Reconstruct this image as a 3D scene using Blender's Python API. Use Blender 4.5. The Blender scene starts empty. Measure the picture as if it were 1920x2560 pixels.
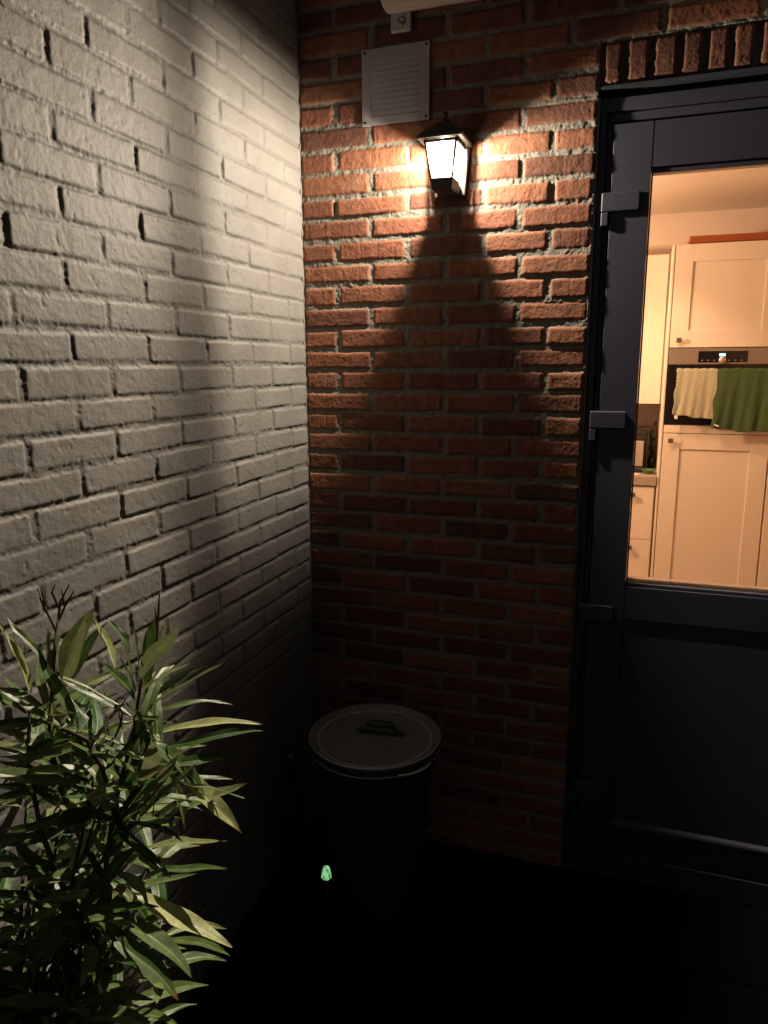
import bpy, bmesh, math, random
import numpy as np
from mathutils import Vector, Matrix
R = math.radians
sc = bpy.context.scene
COL = sc.collection

# ---------------------------------------------------------------- camera
cam_d = bpy.data.cameras.new("camera")
cam_d.sensor_fit = 'HORIZONTAL'
cam_d.sensor_width = 36.0
cam_d.lens = 1.8228 / 1.920 * 36.0
cam_d.clip_start = 0.02
cam_d.clip_end = 200.0
cam = bpy.data.objects.new("camera", cam_d)
COL.objects.link(cam)
yaw, pit, rol = -0.3332, -0.1983, -0.0048
fwd = Vector((math.sin(yaw)*math.cos(pit), math.cos(yaw)*math.cos(pit), math.sin(pit)))
r0 = Vector((math.cos(yaw), -math.sin(yaw), 0.0))
u0 = r0.cross(fwd)
right = r0*math.cos(rol) + u0*math.sin(rol)
up = -r0*math.sin(rol) + u0*math.cos(rol)
M = Matrix((right, up, -fwd)).transposed().to_4x4()
M.translation = Vector((0.9888, -2.1104, -0.485))
cam.matrix_world = M
sc.camera = cam

# ---------------------------------------------------------------- world (night sky) and exposure
w = bpy.data.worlds.new("World")
sc.world = w
w.use_nodes = True
nt = w.node_tree
bg = nt.nodes['Background']
sky = nt.nodes.new('ShaderNodeTexSky')
sky.sky_type = 'NISHITA'
sky.sun_disc = False
sky.sun_elevation = R(-1.5)
sky.sun_rotation = R(200)
nt.links.new(sky.outputs[0], bg.inputs[0])
bg.inputs[1].default_value = 0.15
sc.view_settings.view_transform = 'Standard'
sc.view_settings.look = 'None'
sc.view_settings.exposure = 0.0
sc.view_settings.gamma = 1.0
sc.view_settings.use_curve_mapping = False

LANTERN_POWER = 136.0
KITCHEN_POWER = 51.0

# ---------------------------------------------------------------- helpers
def tag(o, label=None, cat=None, group=None, kind=None):
    if label: o['label'] = label
    if cat: o['category'] = cat
    if group: o['group'] = group
    if kind: o['kind'] = kind
    return o

def empty(name, loc=(0, 0, 0), rz=0.0):
    o = bpy.data.objects.new(name, None)
    o.empty_display_size = 0.05
    o.location = loc
    o.rotation_euler = (0, 0, rz)
    COL.objects.link(o)
    return o

class MB:
    """collects shapes in world coordinates and links them as one mesh"""
    def __init__(s): s.bm = bmesh.new()
    def box(s, x0, x1, y0, y1, z0, z1, bev=0.0, seg=2):
        r = bmesh.ops.create_cube(s.bm, size=1.0)
        vs = r['verts']
        for v in vs:
            v.co = Vector(((x0+x1)/2 + v.co.x*(x1-x0), (y0+y1)/2 + v.co.y*(y1-y0), (z0+z1)/2 + v.co.z*(z1-z0)))
        if bev > 0:
            es = list({e for v in vs for e in v.link_edges})
            bmesh.ops.bevel(s.bm, geom=es, offset=bev, segments=seg, profile=0.5, affect='EDGES')
        return s
    def hexa(s, bottom, top, bev=0.0):
        vs = [s.bm.verts.new(p) for p in bottom] + [s.bm.verts.new(p) for p in top]
        n = len(bottom)
        fs = [s.bm.faces.new(vs[:n][::-1]), s.bm.faces.new(vs[n:])]
        for i in range(n):
            fs.append(s.bm.faces.new((vs[i], vs[(i+1) % n], vs[n+(i+1) % n], vs[n+i])))
        if bev > 0:
            es = list({e for f in fs for e in f.edges})
            bmesh.ops.bevel(s.bm, geom=es, offset=bev, segments=2, profile=0.5, affect='EDGES')
        return s
    def tube(s, pts, rad, n=10, cap=True):
        pts = [Vector(p) for p in pts]
        rads = rad if isinstance(rad, (list, tuple)) else [rad]*len(pts)
        rings = []
        prev = None
        for i, p in enumerate(pts):
            t = (pts[min(i+1, len(pts)-1)] - pts[max(i-1, 0)]).normalized()
            if prev is None:
                a = Vector((0, 0, 1)) if abs(t.z) < 0.9 else Vector((1, 0, 0))
                u = t.cross(a).normalized()
            else:
                u = (prev - t*prev.dot(t)).normalized()
            prev = u
            v = t.cross(u)
            rings.append([s.bm.verts.new(p + (u*math.cos(k*2*math.pi/n) + v*math.sin(k*2*math.pi/n))*rads[i]) for k in range(n)])
        for a, b in zip(rings, rings[1:]):
            for k in range(n):
                f = s.bm.faces.new((a[k], a[(k+1) % n], b[(k+1) % n], b[k])); f.smooth = True
        if cap:
            s.bm.faces.new(rings[0][::-1]); s.bm.faces.new(rings[-1])
        return s
    def lathe(s, prof, c, n=64, axis='z'):
        rings = []
        for (r, h) in prof:
            if r < 1e-6:
                rings.append([s.bm.verts.new(s._ax(c, 0, 0, h, axis))])
            else:
                rings.append([s.bm.verts.new(s._ax(c, r*math.cos(k*2*math.pi/n), r*math.sin(k*2*math.pi/n), h, axis)) for k in range(n)])
        for a, b in zip(rings, rings[1:]):
            for k in range(n):
                k2 = (k+1) % n
                if len(a) == 1 and len(b) == 1: continue
                if len(a) == 1: f = s.bm.faces.new((a[0], b[k2], b[k]))
                elif len(b) == 1: f = s.bm.faces.new((a[k], a[k2], b[0]))
                else: f = s.bm.faces.new((a[k], a[k2], b[k2], b[k]))
                f.smooth = True
        return s
    def _ax(s, c, a, b, h, axis):
        c = Vector(c)
        if axis == 'z': return c + Vector((a, b, h))
        if axis == 'y': return c + Vector((a, h, b))
        return c + Vector((h, a, b))
    def build(s, name, mat, parent=None, origin=None):
        bmesh.ops.recalc_face_normals(s.bm, faces=s.bm.faces[:])
        me = bpy.data.meshes.new(name)
        if parent is not None:
            off = parent.matrix_world.translation if False else Vector(parent_world(parent))
        else:
            off = Vector(origin) if origin is not None else Vector((0, 0, 0))
        if off.length > 0:
            bmesh.ops.translate(s.bm, verts=s.bm.verts[:], vec=-off)
        s.bm.to_mesh(me); s.bm.free()
        me.materials.append(mat)
        o = bpy.data.objects.new(name, me)
        COL.objects.link(o)
        if parent is not None: o.parent = parent
        else: o.location = off
        return o

def parent_world(o):
    v = Vector((0, 0, 0))
    while o is not None:
        v += Vector(o.location); o = o.parent
    return v

def shade_smooth_by(o):
    for p in o.data.polygons: p.use_smooth = True

def nodes(m): return m.node_tree.nodes, m.node_tree.links

def mat(name, color, rough=0.5, metal=0.0, bump=0.0, bscale=60.0, var=0.0, vscale=6.0, spec=0.5, coat=0.0, stretch=None):
    m = bpy.data.materials.new(name); m.use_nodes = True
    N, L = nodes(m)
    b = N['Principled BSDF']
    b.inputs['Base Color'].default_value = (*color, 1)
    b.inputs['Roughness'].default_value = rough
    b.inputs['Metallic'].default_value = metal
    b.inputs['Specular IOR Level'].default_value = spec
    b.inputs['Coat Weight'].default_value = coat
    tc = N.new('ShaderNodeTexCoord')
    src = tc.outputs['Object']
    if stretch:
        mp = N.new('ShaderNodeMapping'); mp.inputs['Scale'].default_value = stretch
        L.new(src, mp.inputs[0]); src = mp.outputs[0]
    if var > 0:
        n = N.new('ShaderNodeTexNoise'); n.inputs['Scale'].default_value = vscale; n.inputs['Detail'].default_value = 6
        L.new(src, n.inputs['Vector'])
        mx = N.new('ShaderNodeMix'); mx.data_type = 'RGBA'
        mx.inputs['A'].default_value = (*[c*(1-var) for c in color], 1)
        mx.inputs['B'].default_value = (*[min(1, c*(1+var)) for c in color], 1)
        L.new(n.outputs['Fac'], mx.inputs['Factor'])
        L.new(mx.outputs['Result'], b.inputs['Base Color'])
        mr = N.new('ShaderNodeMapRange'); mr.inputs['To Min'].default_value = max(0.02, rough*0.8); mr.inputs['To Max'].default_value = min(1, rough*1.2)
        L.new(n.outputs['Fac'], mr.inputs['Value']); L.new(mr.outputs[0], b.inputs['Roughness'])
    if bump > 0:
        n2 = N.new('ShaderNodeTexNoise'); n2.inputs['Scale'].default_value = bscale; n2.inputs['Detail'].default_value = 5
        L.new(src, n2.inputs['Vector'])
        bp = N.new('ShaderNodeBump'); bp.inputs['Strength'].default_value = 1.0; bp.inputs['Distance'].default_value = bump
        L.new(n2.outputs['Fac'], bp.inputs['Height']); L.new(bp.outputs[0], b.inputs['Normal'])
    return m

def emis(name, color, s):
    m = bpy.data.materials.new(name); m.use_nodes = True
    b = m.node_tree.nodes['Principled BSDF']
    b.inputs['Base Color'].default_value = (*color, 1)
    b.inputs['Emission Color'].default_value = (*color, 1)
    b.inputs['Emission Strength'].default_value = s
    return m

# ---------------------------------------------------------------- numpy noise
_rng = np.random.RandomState(7)
_LAT = _rng.rand(256, 256)
def vnoise(x, y, seed=0):
    x = x + seed*17.31; y = y + seed*9.73
    xi = np.floor(x).astype(int); yi = np.floor(y).astype(int)
    fx = x - xi; fy = y - yi
    fx = fx*fx*fx*(fx*(fx*6-15)+10); fy = fy*fy*fy*(fy*(fy*6-15)+10)
    a = _LAT[xi & 255, yi & 255]; b = _LAT[(xi+1) & 255, yi & 255]
    c = _LAT[xi & 255, (yi+1) & 255]; d = _LAT[(xi+1) & 255, (yi+1) & 255]
    return ((a*(1-fx)+b*fx)*(1-fy) + (c*(1-fx)+d*fx)*fy)*2-1
def fbm(x, y, oct=4, seed=0, gain=0.5):
    r = 0; a = 1; t = 0
    for i in range(oct):
        r = r + a*vnoise(x*2**i, y*2**i, seed+i*3.1); t += a; a *= gain
    return r/t
def sstep(e0, e1, x):
    t = np.clip((x-e0)/(e1-e0), 0, 1); return t*t*(3-2*t)

P = 0.0625
def brick_field(U, Z, z_off, joints_fn, jh, jv, edge, bh, seed, wob=0.0016, painted=False, soldier=None):
    """height (towards the viewer), brick mask and a random number per brick for every grid point"""
    u = U + fbm(U*22, Z*22, 3, seed)*wob*1.6 + fbm(U*90, Z*90, 2, seed+5)*wob*0.7
    z = Z + fbm(U*16, Z*26, 3, seed+9)*wob*1.5 + fbm(U*80, Z*80, 2, seed+15)*wob*0.8
    zz = (z - z_off)/P
    row = np.floor(zz).astype(int)
    frac_c = (zz - row - 0.5)*P
    rr = np.random.RandomState(seed+100)
    cx = np.zeros_like(U); hw = np.ones_like(U)*0.1; rid = np.zeros_like(U); rid2 = np.zeros_like(U); rid3 = np.zeros_like(U); rid4 = np.zeros_like(U)
    for n in range(row.min(), row.max()+1):
        m = row == n
        J = np.array(joints_fn(n))
        rn = np.random.RandomState((seed*1000 + n*37 + 5000) % 2**31)
        J = J + np.where((J > J.min()+.01) & (J < J.max()-.01), (rn.rand(len(J))-.5)*0.005, 0)
        k = np.clip(np.searchsorted(J, u[m]) - 1, 0, len(J)-2)
        cx[m] = (J[k]+J[k+1])/2; hw[m] = (J[k+1]-J[k])/2
        q = rn.rand(len(J), 4)
        rid[m] = q[k, 0]; rid2[m] = q[k, 1]; rid3[m] = q[k, 2]; rid4[m] = q[k, 3]
    hv = (P - jh)/2
    du = np.abs(u-cx) - (hw - jv/2*(0.75+0.6*rid2)) 
    tilt = (rid3-.5)*0.018
    dz = np.abs(frac_c + (u-cx)*tilt + (rid4-.5)*0.0035) - (hv + (rid2-.5)*0.0035)
    if soldier is not None:
        (sx0, sz0, sz1, sj, sjw) = soldier
        m = (U > sx0) & (Z > sz0-0.02) & (Z < sz1)
        J = np.array(sj)
        k = np.clip(np.searchsorted(J, u[m]) - 1, 0, len(J)-2)
        rn = np.random.RandomState(seed+77); q = rn.rand(len(J), 4)
        c = (J[k]+J[k+1])/2; h = (J[k+1]-J[k])/2
        du[m] = np.abs(u[m]-c) - (h - sjw/2*(.8+.5*q[k, 1]))
        dz[m] = np.abs(z[m]-(sz0+sz1)/2 - 0.002) - ((sz1-sz0)/2 - 0.007)
        rid[m] = q[k, 0]; rid2[m] = q[k, 1]; rid3[m] = q[k, 2]; rid4[m] = q[k, 3]; cx[m] = c
    rc = 0.006
    d = np.sqrt(np.maximum(du+rc, 0)**2 + np.maximum(dz+rc, 0)**2) + np.minimum(np.maximum(du+rc, dz+rc), 0) - rc
    mask = 1 - sstep(-edge, edge, d)
    face = bh*(0.8+0.45*rid4) + (rid3-.5)*0.010*(u-cx)*3 + (rid2-.5)*0.03*frac_c
    return d, mask, face, (rid, rid2, rid3, rid4), u, z, cx

def grid_wall(name, us, zs, tocoord, H, attrs, mat_, keep=None):
    nu, nz = len(us), len(zs)
    U, Z = np.meshgrid(us, zs, indexing='ij')
    co = tocoord(U, Z, H).reshape(-1, 3)
    idx = np.arange(nu*nz).reshape(nu, nz)
    q = np.stack([idx[:-1, :-1], idx[1:, :-1], idx[1:, 1:], idx[:-1, 1:]], -1)
    if keep is not None:
        uc = (us[:-1]+us[1:])/2; zc = (zs[:-1]+zs[1:])/2
        UC, ZC = np.meshgrid(uc, zc, indexing='ij')
        q = q[keep(UC, ZC)]
    q = q.reshape(-1, 4)
    me = bpy.data.meshes.new(name)
    me.vertices.add(len(co)); me.vertices.foreach_set('co', co.ravel())
    me.loops.add(q.size); me.loops.foreach_set('vertex_index', q.ravel())
    me.polygons.add(len(q)); me.polygons.foreach_set('loop_start', np.arange(0, q.size, 4))
    me.polygons.foreach_set('loop_total', np.full(len(q), 4))
    me.update(calc_edges=True)
    me.polygons.foreach_set('use_smooth', np.ones(len(q), bool))
    for k, a in attrs.items():
        at = me.attributes.new(k, 'FLOAT', 'POINT'); at.data.foreach_set('value', a.astype(np.float32).ravel())
    me.materials.append(mat_)
    o = bpy.data.objects.new(name, me); COL.objects.link(o)
    return o

# ---------------------------------------------------------------- wall materials
def attr(N, n):
    a = N.new('ShaderNodeAttribute'); a.attribute_name = n; return a.outputs['Fac']

def red_brick_material():
    m = bpy.data.materials.new('red_brick'); m.use_nodes = True
    N, L = nodes(m); b = N['Principled BSDF']
    tc = N.new('ShaderNodeTexCoord').outputs['Object']
    ramp = N.new('ShaderNodeValToRGB'); cr = ramp.color_ramp
    cr.elements[0].position = 0; cr.elements[0].color = (0.120, 0.052, 0.034, 1)
    cr.elements[1].position = 1; cr.elements[1].color = (0.27, 0.112, 0.060, 1)
    e = cr.elements.new(0.45); e.color = (0.23, 0.086, 0.050, 1)
    L.new(attr(N, 'rnd'), ramp.inputs[0])
    n1 = N.new('ShaderNodeTexNoise'); n1.inputs['Scale'].default_value = 45; n1.inputs['Detail'].default_value = 8; n1.inputs['Roughness'].default_value = 0.7
    L.new(tc, n1.inputs['Vector'])
    hsv = N.new('ShaderNodeHueSaturation')
    L.new(ramp.outputs[0], hsv.inputs['Color'])
    mr = N.new('ShaderNodeMapRange'); mr.inputs['From Min'].default_value = 0.3; mr.inputs['From Max'].default_value = 0.7; mr.inputs['To Min'].default_value = 0.62; mr.inputs['To Max'].default_value = 1.3
    L.new(n1.outputs['Fac'], mr.inputs['Value']); L.new(mr.outputs[0], hsv.inputs['Value'])
    n3 = N.new('ShaderNodeTexNoise'); n3.inputs['Scale'].default_value = 9; n3.inputs['Detail'].default_value = 4
    L.new(tc, n3.inputs['Vector'])
    pale = N.new('ShaderNodeMapRange'); pale.inputs['From Min'].default_value = 0.55; pale.inputs['From Max'].default_value = 0.8; pale.inputs['To Max'].default_value = 0.45
    L.new(n3.outputs['Fac'], pale.inputs['Value'])
    mxp = N.new('ShaderNodeMix'); mxp.data_type = 'RGBA'; mxp.inputs['B'].default_value = (0.24, 0.155, 0.105, 1)
    L.new(pale.outputs[0], mxp.inputs['Factor']); L.new(hsv.outputs[0], mxp.inputs['A'])
    nm = N.new('ShaderNodeTexNoise'); nm.inputs['Scale'].default_value = 140; nm.inputs['Detail'].default_value = 6
    L.new(tc, nm.inputs['Vector'])
    mort = N.new('ShaderNodeMix'); mort.data_type = 'RGBA'
    mort.inputs['A'].default_value = (0.145, 0.128, 0.104, 1); mort.inputs['B'].default_value = (0.26, 0.238, 0.198, 1)
    L.new(nm.outputs['Fac'], mort.inputs['Factor'])
    mx = N.new('ShaderNodeMix'); mx.data_type = 'RGBA'
    L.new(attr(N, 'brick'), mx.inputs['Factor']); L.new(mort.outputs['Result'], mx.inputs['A']); L.new(mxp.outputs['Result'], mx.inputs['B'])
    L.new(mx.outputs['Result'], b.inputs['Base Color'])
    b.inputs['Roughness'].default_value = 0.88; b.inputs['Specular IOR Level'].default_value = 0.3
    mp = N.new('ShaderNodeMapping'); mp.inputs['Scale'].default_value = (1.0, 1.0, 0.8); L.new(tc, mp.inputs[0])
    nb = N.new('ShaderNodeTexNoise'); nb.inputs['Scale'].default_value = 300; nb.inputs['Detail'].default_value = 5; nb.inputs['Roughness'].default_value = 0.65
    L.new(mp.outputs[0], nb.inputs['Vector'])
    vo = N.new('ShaderNodeTexVoronoi'); vo.inputs['Scale'].default_value = 190; L.new(mp.outputs[0], vo.inputs['Vector'])
    ad = N.new('ShaderNodeMath'); ad.operation = 'MULTIPLY_ADD'; ad.inputs[1].default_value = 0.35
    L.new(vo.outputs['Distance'], ad.inputs[0]); L.new(nb.outputs['Fac'], ad.inputs[2])
    bp = N.new('ShaderNodeBump'); bp.inputs['Distance'].default_value = 0.0016; bp.inputs['Strength'].default_value = 0.9
    L.new(ad.outputs[0], bp.inputs['Height']); L.new(bp.outputs[0], b.inputs['Normal'])
    return m

def painted_brick_material():
    m = bpy.data.materials.new('painted_brick'); m.use_nodes = True
    N, L = nodes(m); b = N['Principled BSDF']
    tc = N.new('ShaderNodeTexCoord').outputs['Object']
    n1 = N.new('ShaderNodeTexNoise'); n1.inputs['Scale'].default_value = 5; n1.inputs['Detail'].default_value = 8
    L.new(tc, n1.inputs['Vector'])
    mx = N.new('ShaderNodeMix'); mx.data_type = 'RGBA'
    mx.inputs['A'].default_value = (0.158, 0.151, 0.138, 1); mx.inputs['B'].default_value = (0.210, 0.202, 0.186, 1)
    mr = N.new('ShaderNodeMapRange'); mr.inputs['From Min'].default_value = 0.3; mr.inputs['From Max'].default_value = 0.7
    L.new(n1.outputs['Fac'], mr.inputs['Value']); L.new(mr.outputs[0], mx.inputs['Factor'])
    # darker tone in the joints, by the brick mask
    joint_mix = N.new('ShaderNodeMix'); joint_mix.data_type = 'RGBA'; joint_mix.inputs['A'].default_value = (0.125, 0.119, 0.108, 1)
    mm = N.new('ShaderNodeMapRange'); mm.inputs['To Min'].default_value = 0.45; mm.inputs['To Max'].default_value = 1.0
    L.new(attr(N, 'brick'), mm.inputs['Value']); L.new(mm.outputs[0], joint_mix.inputs['Factor']); L.new(mx.outputs['Result'], joint_mix.inputs['B'])
    L.new(joint_mix.outputs['Result'], b.inputs['Base Color'])
    b.inputs['Roughness'].default_value = 0.62; b.inputs['Specular IOR Level'].default_value = 0.35
    nb = N.new('ShaderNodeTexNoise'); nb.inputs['Scale'].default_value = 210; nb.inputs['Detail'].default_value = 5; nb.inputs['Roughness'].default_value = 0.6
    L.new(tc, nb.inputs['Vector'])
    bp = N.new('ShaderNodeBump'); bp.inputs['Distance'].default_value = 0.0011; bp.inputs['Strength'].default_value = 0.8
    L.new(nb.outputs['Fac'], bp.inputs['Height']); L.new(bp.outputs[0], b.inputs['Normal'])
    return m

GROUND = -2.05
XE = 0.846            # edge of the door opening
ZT = 0.208            # top of the door opening

# ---------------------------------------------------------------- red brick wall
def red_joints(n):
    # n = floor(z/P); n = -1 is the course just under z = 0 (starts with a half brick)
    if n % 2 == 1:
        J = [0.0, 0.115, 0.333, 0.555, 0.737, XE+0.004]
        if n >= 5: J = J[:4] + [0.775] + [0.995+0.22*i for i in range(12)]
    else:
        J = [0.0, 0.225, 0.447, 0.657, XE+0.004]
        if n >= 5: J = J[:4] + [0.885+0.22*i for i in range(12)]
    return J
us = np.arange(0.0, 2.0, 0.0026)
zs = np.arange(GROUND-0.05, 0.80, 0.0026)
U, Z = np.meshgrid(us, zs, indexing='ij')
SJ = [XE+.004, 0.907, 0.971, 1.034, 1.092, 1.15] + [1.207+.061*i for i in range(15)]
d, mask, face, rid, wu, wz, cx = brick_field(U, Z, 0.0, red_joints, 0.0135, 0.0145, 0.0016, 0.0065, 3, wob=0.0014, soldier=(XE, ZT, 0.3125, SJ, 0.016))
mort = 0.0022 + fbm(U*60, Z*60, 3, 21)*0.0024 + fbm(U*240, Z*240, 2, 31)*0.0014 + np.clip(fbm(U*7, Z*16, 2, 51), -1, 1)*0.0032
ftex = fbm(U*150, Z*150, 2, 41)*0.0007 + fbm(U*40, Z*40, 3, 43)*0.0008
score = -0.0006*np.exp(-((np.mod((U-cx)+rid[3]*0.03, 0.052)-0.026)/0.0022)**2)*(rid[2] > 0.6)
face2 = face - 0.0022*sstep(-0.007, 0, d)**1.0
sm = (U > XE) & (Z > ZT-0.01) & (Z < 0.3125)
H = mort*(1-mask) + (face2+ftex+score)*mask
H[sm] = np.where(mask[sm] > 0.5, H[sm], -0.022*(1-mask[sm])+H[sm]*mask[sm])
H = H*sstep(-0.001, 0.004, U) - 0.006*(1-sstep(-0.001, 0.004, U))
rid[0][sm] = rid[0][sm]*.2-.0; mask[(H < -.004) & sm] = 0.0
M_BRICK = red_brick_material()
def keep(UC, ZC): return (UC < XE) | (ZC > ZT)
co_red = lambda U, Z, H: np.stack([U, -H, Z], -1)
brick_wall = grid_wall('brick_wall', us, zs, co_red, H, {'brick': mask, 'rnd': rid[0]}, M_BRICK, keep)
tag(brick_wall, 'unpainted orange red brick wall with grey mortar, lit by the lantern', 'wall')
# the wall's thickness: jamb reveal beside the door and soffit over it (children of the wall)
def reveal(name, pts_grid, H, attrs, o):
    pass
rv = np.arange(-0.004, 0.11, 0.0026)
zr = np.arange(GROUND-.05, ZT+0.003, 0.0026)
RU, RZ = np.meshgrid(rv, zr, indexing='ij')
rj = lambda n: [-0.02, 0.1, 0.3] if n % 2 == 0 else [-0.02, 0.1, 0.3]
d2, mk2, fc2, rid2_, a, b_, c_ = brick_field(RU+0.0, RZ, 0.0, rj, 0.0135, 0.012, 0.0016, 0.0055, 9)
H2 = (fbm(RU*60, RZ*60, 3, 2)*0.002)*(1-mk2) + (fc2 + fbm(RU*150, RZ*150, 2, 4)*0.0007)*mk2
jr = grid_wall('door_jamb', rv, zr, lambda U, Z, H: np.stack([XE-0.006+H, U, Z], -1), H2, {'brick': mk2, 'rnd': rid2_[0]}, M_BRICK)
jr.parent = brick_wall

# ---------------------------------------------------------------- white painted wall
WO = -0.4806
def white_joints(n):
    if n % 2 == 0: J = [0.0, 0.112, 0.334, 0.558, 0.782, 1.007]
    else: J = [0.0, 0.229, 0.449, 0.676, 0.903, 1.133]
    while J[-1] < 3.6: J.append(J[-1]+0.224)
    return J
us = np.concatenate([np.arange(0.0, 1.45, 0.0027), np.arange(1.45, 3.4, 0.008)])
zs = np.arange(GROUND-0.05, 0.80, 0.0027)
U, Z = np.meshgrid(us, zs, indexing='ij')
d, mask, face, rid, wu, wz, cx = brick_field(U, Z, WO, white_joints, 0.0100, 0.0110, 0.0022, 0.0056, 5, wob=0.0011)
face = 0.0056 + (face-0.0056)*0.6
mort = 0.0024 + fbm(U*70, Z*70, 3, 61)*0.0014 + fbm(U*220, Z*220, 2, 63)*0.0008 + fbm(U*9, Z*20, 3, 65)*0.0026
ftex = fbm(U*110, Z*110, 3, 71, 0.6)*0.0006 + fbm(U*28, Z*28, 3, 73)*0.0009
face2 = face - 0.0012*sstep(-0.006, 0, d)
H = mort*(1-mask) + (face2+ftex)*mask
pits = np.clip(vnoise(U*85, Z*85, 91), .80, 1)-.80; H -= pits*0.007*mask
lump = np.clip(fbm(U*170, Z*170, 2, 81), 0.25, 1)-0.25
H += lump*0.004*np.exp(-(d/0.004)**2)
M_PAINT = painted_brick_material()
painted_wall = grid_wall('painted_wall', us, zs, lambda U, Z, H: np.stack([H, -U, Z], -1), H, {'brick': mask, 'rnd': rid[0]}, M_PAINT)
# flip is not needed for a two sided surface
tag(painted_wall, 'brick wall painted off white, running from the corner towards the camera', 'wall')
# flaky bead of sealant running down the corner of the two walls
mb = MB()
pts = []; rr_ = random.Random(4)
for i in range(260):
    z = 0.78 - i*0.0108
    pts.append((0.0035+rr_.uniform(-.0012, .0012), -0.0075+rr_.uniform(-.0014, .0014), z))
mb.tube(pts, [0.0032+rr_.uniform(-.0012, .0014) for _ in pts], 7)
bead = mb.build('sealant_bead', M_PAINT, painted_wall)

# ---------------------------------------------------------------- ground
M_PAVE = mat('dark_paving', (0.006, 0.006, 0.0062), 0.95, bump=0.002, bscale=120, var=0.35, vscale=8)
N, L = nodes(M_PAVE)
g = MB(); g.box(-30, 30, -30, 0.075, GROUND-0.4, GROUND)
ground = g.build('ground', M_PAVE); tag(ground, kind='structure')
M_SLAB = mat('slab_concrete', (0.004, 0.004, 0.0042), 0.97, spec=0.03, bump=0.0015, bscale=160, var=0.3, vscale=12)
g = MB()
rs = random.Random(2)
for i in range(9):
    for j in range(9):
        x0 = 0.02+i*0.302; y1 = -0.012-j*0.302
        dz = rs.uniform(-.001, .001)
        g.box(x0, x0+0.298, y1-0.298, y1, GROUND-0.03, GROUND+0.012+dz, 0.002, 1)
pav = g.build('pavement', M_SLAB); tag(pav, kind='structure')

# ---------------------------------------------------------------- wall lantern
M_BLACK = mat('lantern_black', (0.05, 0.036, 0.028), 0.45, 0.0, bump=0.0003, bscale=300, var=0.2, vscale=30)
def pane_material():
    m = bpy.data.materials.new('lantern_glass'); m.use_nodes = True
    N, L = nodes(m); N.remove(N['Principled BSDF']); out = N['Material Output']
    t = N.new('ShaderNodeBsdfTransparent'); t.inputs[0].default_value = (1, .98, .95, 1)
    tr = N.new('ShaderNodeBsdfTranslucent'); tr.inputs[0].default_value = (1, .97, .9, 1)
    gl = N.new('ShaderNodeBsdfGlossy'); gl.inputs['Roughness'].default_value = 0.1
    m1 = N.new('ShaderNodeMixShader'); m1.inputs[0].default_value = 0.08
    m2 = N.new('ShaderNodeMixShader'); m2.inputs[0].default_value = 0.05
    L.new(t.outputs[0], m1.inputs[1]); L.new(tr.outputs[0], m1.inputs[2])
    L.new(m1.outputs[0], m2.inputs[1]); L.new(gl.outputs[0], m2.inputs[2])
    L.new(m2.outputs[0], out.inputs[0])
    return m
M_PANE = pane_material()
LX, LY = 0.463, -0.082
BLY = LY
ZB, ZE = 0.0, 0.092
lan = empty('wall_lantern', (LX, LY, -0.03))
tag(lan, 'small black tapered wall lantern glowing white on the red bricks', 'wall lamp')
hb, ht = 0.029, 0.042      # half widths at the bottom and top of the panes
def sq(h, z, cx=LX, cy=LY):
    d_ = h+.005
    return [(cx-h, cy-d_, z), (cx+h, cy-d_, z), (cx+h, cy+d_, z), (cx-h, cy+d_, z)]
def lerp(a, b, t): return tuple(a[i]+(b[i]-a[i])*t for i in range(3))
# corner posts
mb = MB()
for i in range(4):
    a = sq(hb, ZB)[i]; b = sq(ht, ZE)[i]
    w_ = 0.0025
    mb.hexa([(a[0]-w_, a[1]-w_, ZB), (a[0]+w_, a[1]-w_, ZB), (a[0]+w_, a[1]+w_, ZB), (a[0]-w_, a[1]+w_, ZB)],
            [(b[0]-w_, b[1]-w_, ZE), (b[0]+w_, b[1]-w_, ZE), (b[0]+w_, b[1]+w_, ZE), (b[0]-w_, b[1]+w_, ZE)])
for i in range(4):       # rails at the top of each pane
    a = sq(ht, ZE)[i]; b = sq(ht, ZE)[(i+1) % 4]
    mb.tube([(a[0], a[1], ZE-.004), (b[0], b[1], ZE-.004)], 0.0042, 6)
mb.build('frame', M_BLACK, lan)
# panes
for i in range(4):
    a0 = sq(hb, ZB)[i]; a1 = sq(hb, ZB)[(i+1) % 4]; b0 = sq(ht, ZE)[i]; b1 = sq(ht, ZE)[(i+1) % 4]
    mb = MB(); vs = [mb.bm.verts.new(p) for p in (lerp(a0, a1, .06), lerp(a0, a1, .94), lerp(b0, b1, .95), lerp(b0, b1, .05))]
    mb.bm.faces.new(vs)
    mb.build('glass_pane', M_PANE, lan)
# base: solid tapered cup under the panes
mb = MB(); mb.hexa(sq(0.0265, -0.029), sq(0.0315, ZB-0.0005), 0.0012)
mb.build('base', M_BLACK, lan)
# roof: eaves tray and pyramid with a cap
mb = MB()
mb.hexa(sq(0.059, ZE+0.0005), sq(0.0605, ZE+0.007), 0.0008)
mb.hexa(sq(0.0595, ZE+0.0075), sq(0.016, ZE+0.048), 0.001)
roof = mb.build('roof', M_BLACK, lan)
mb = MB(); mb.lathe([(0, 0.002), (0.015, 0.002), (0.0155, 0.008), (0.008, 0.013), (0.006, 0.018), (0.0085, 0.023), (0.006, 0.029), (0, 0.031)], (LX, LY, ZE+0.046), 20)
mb.build('finial', M_BLACK, roof)
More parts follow.
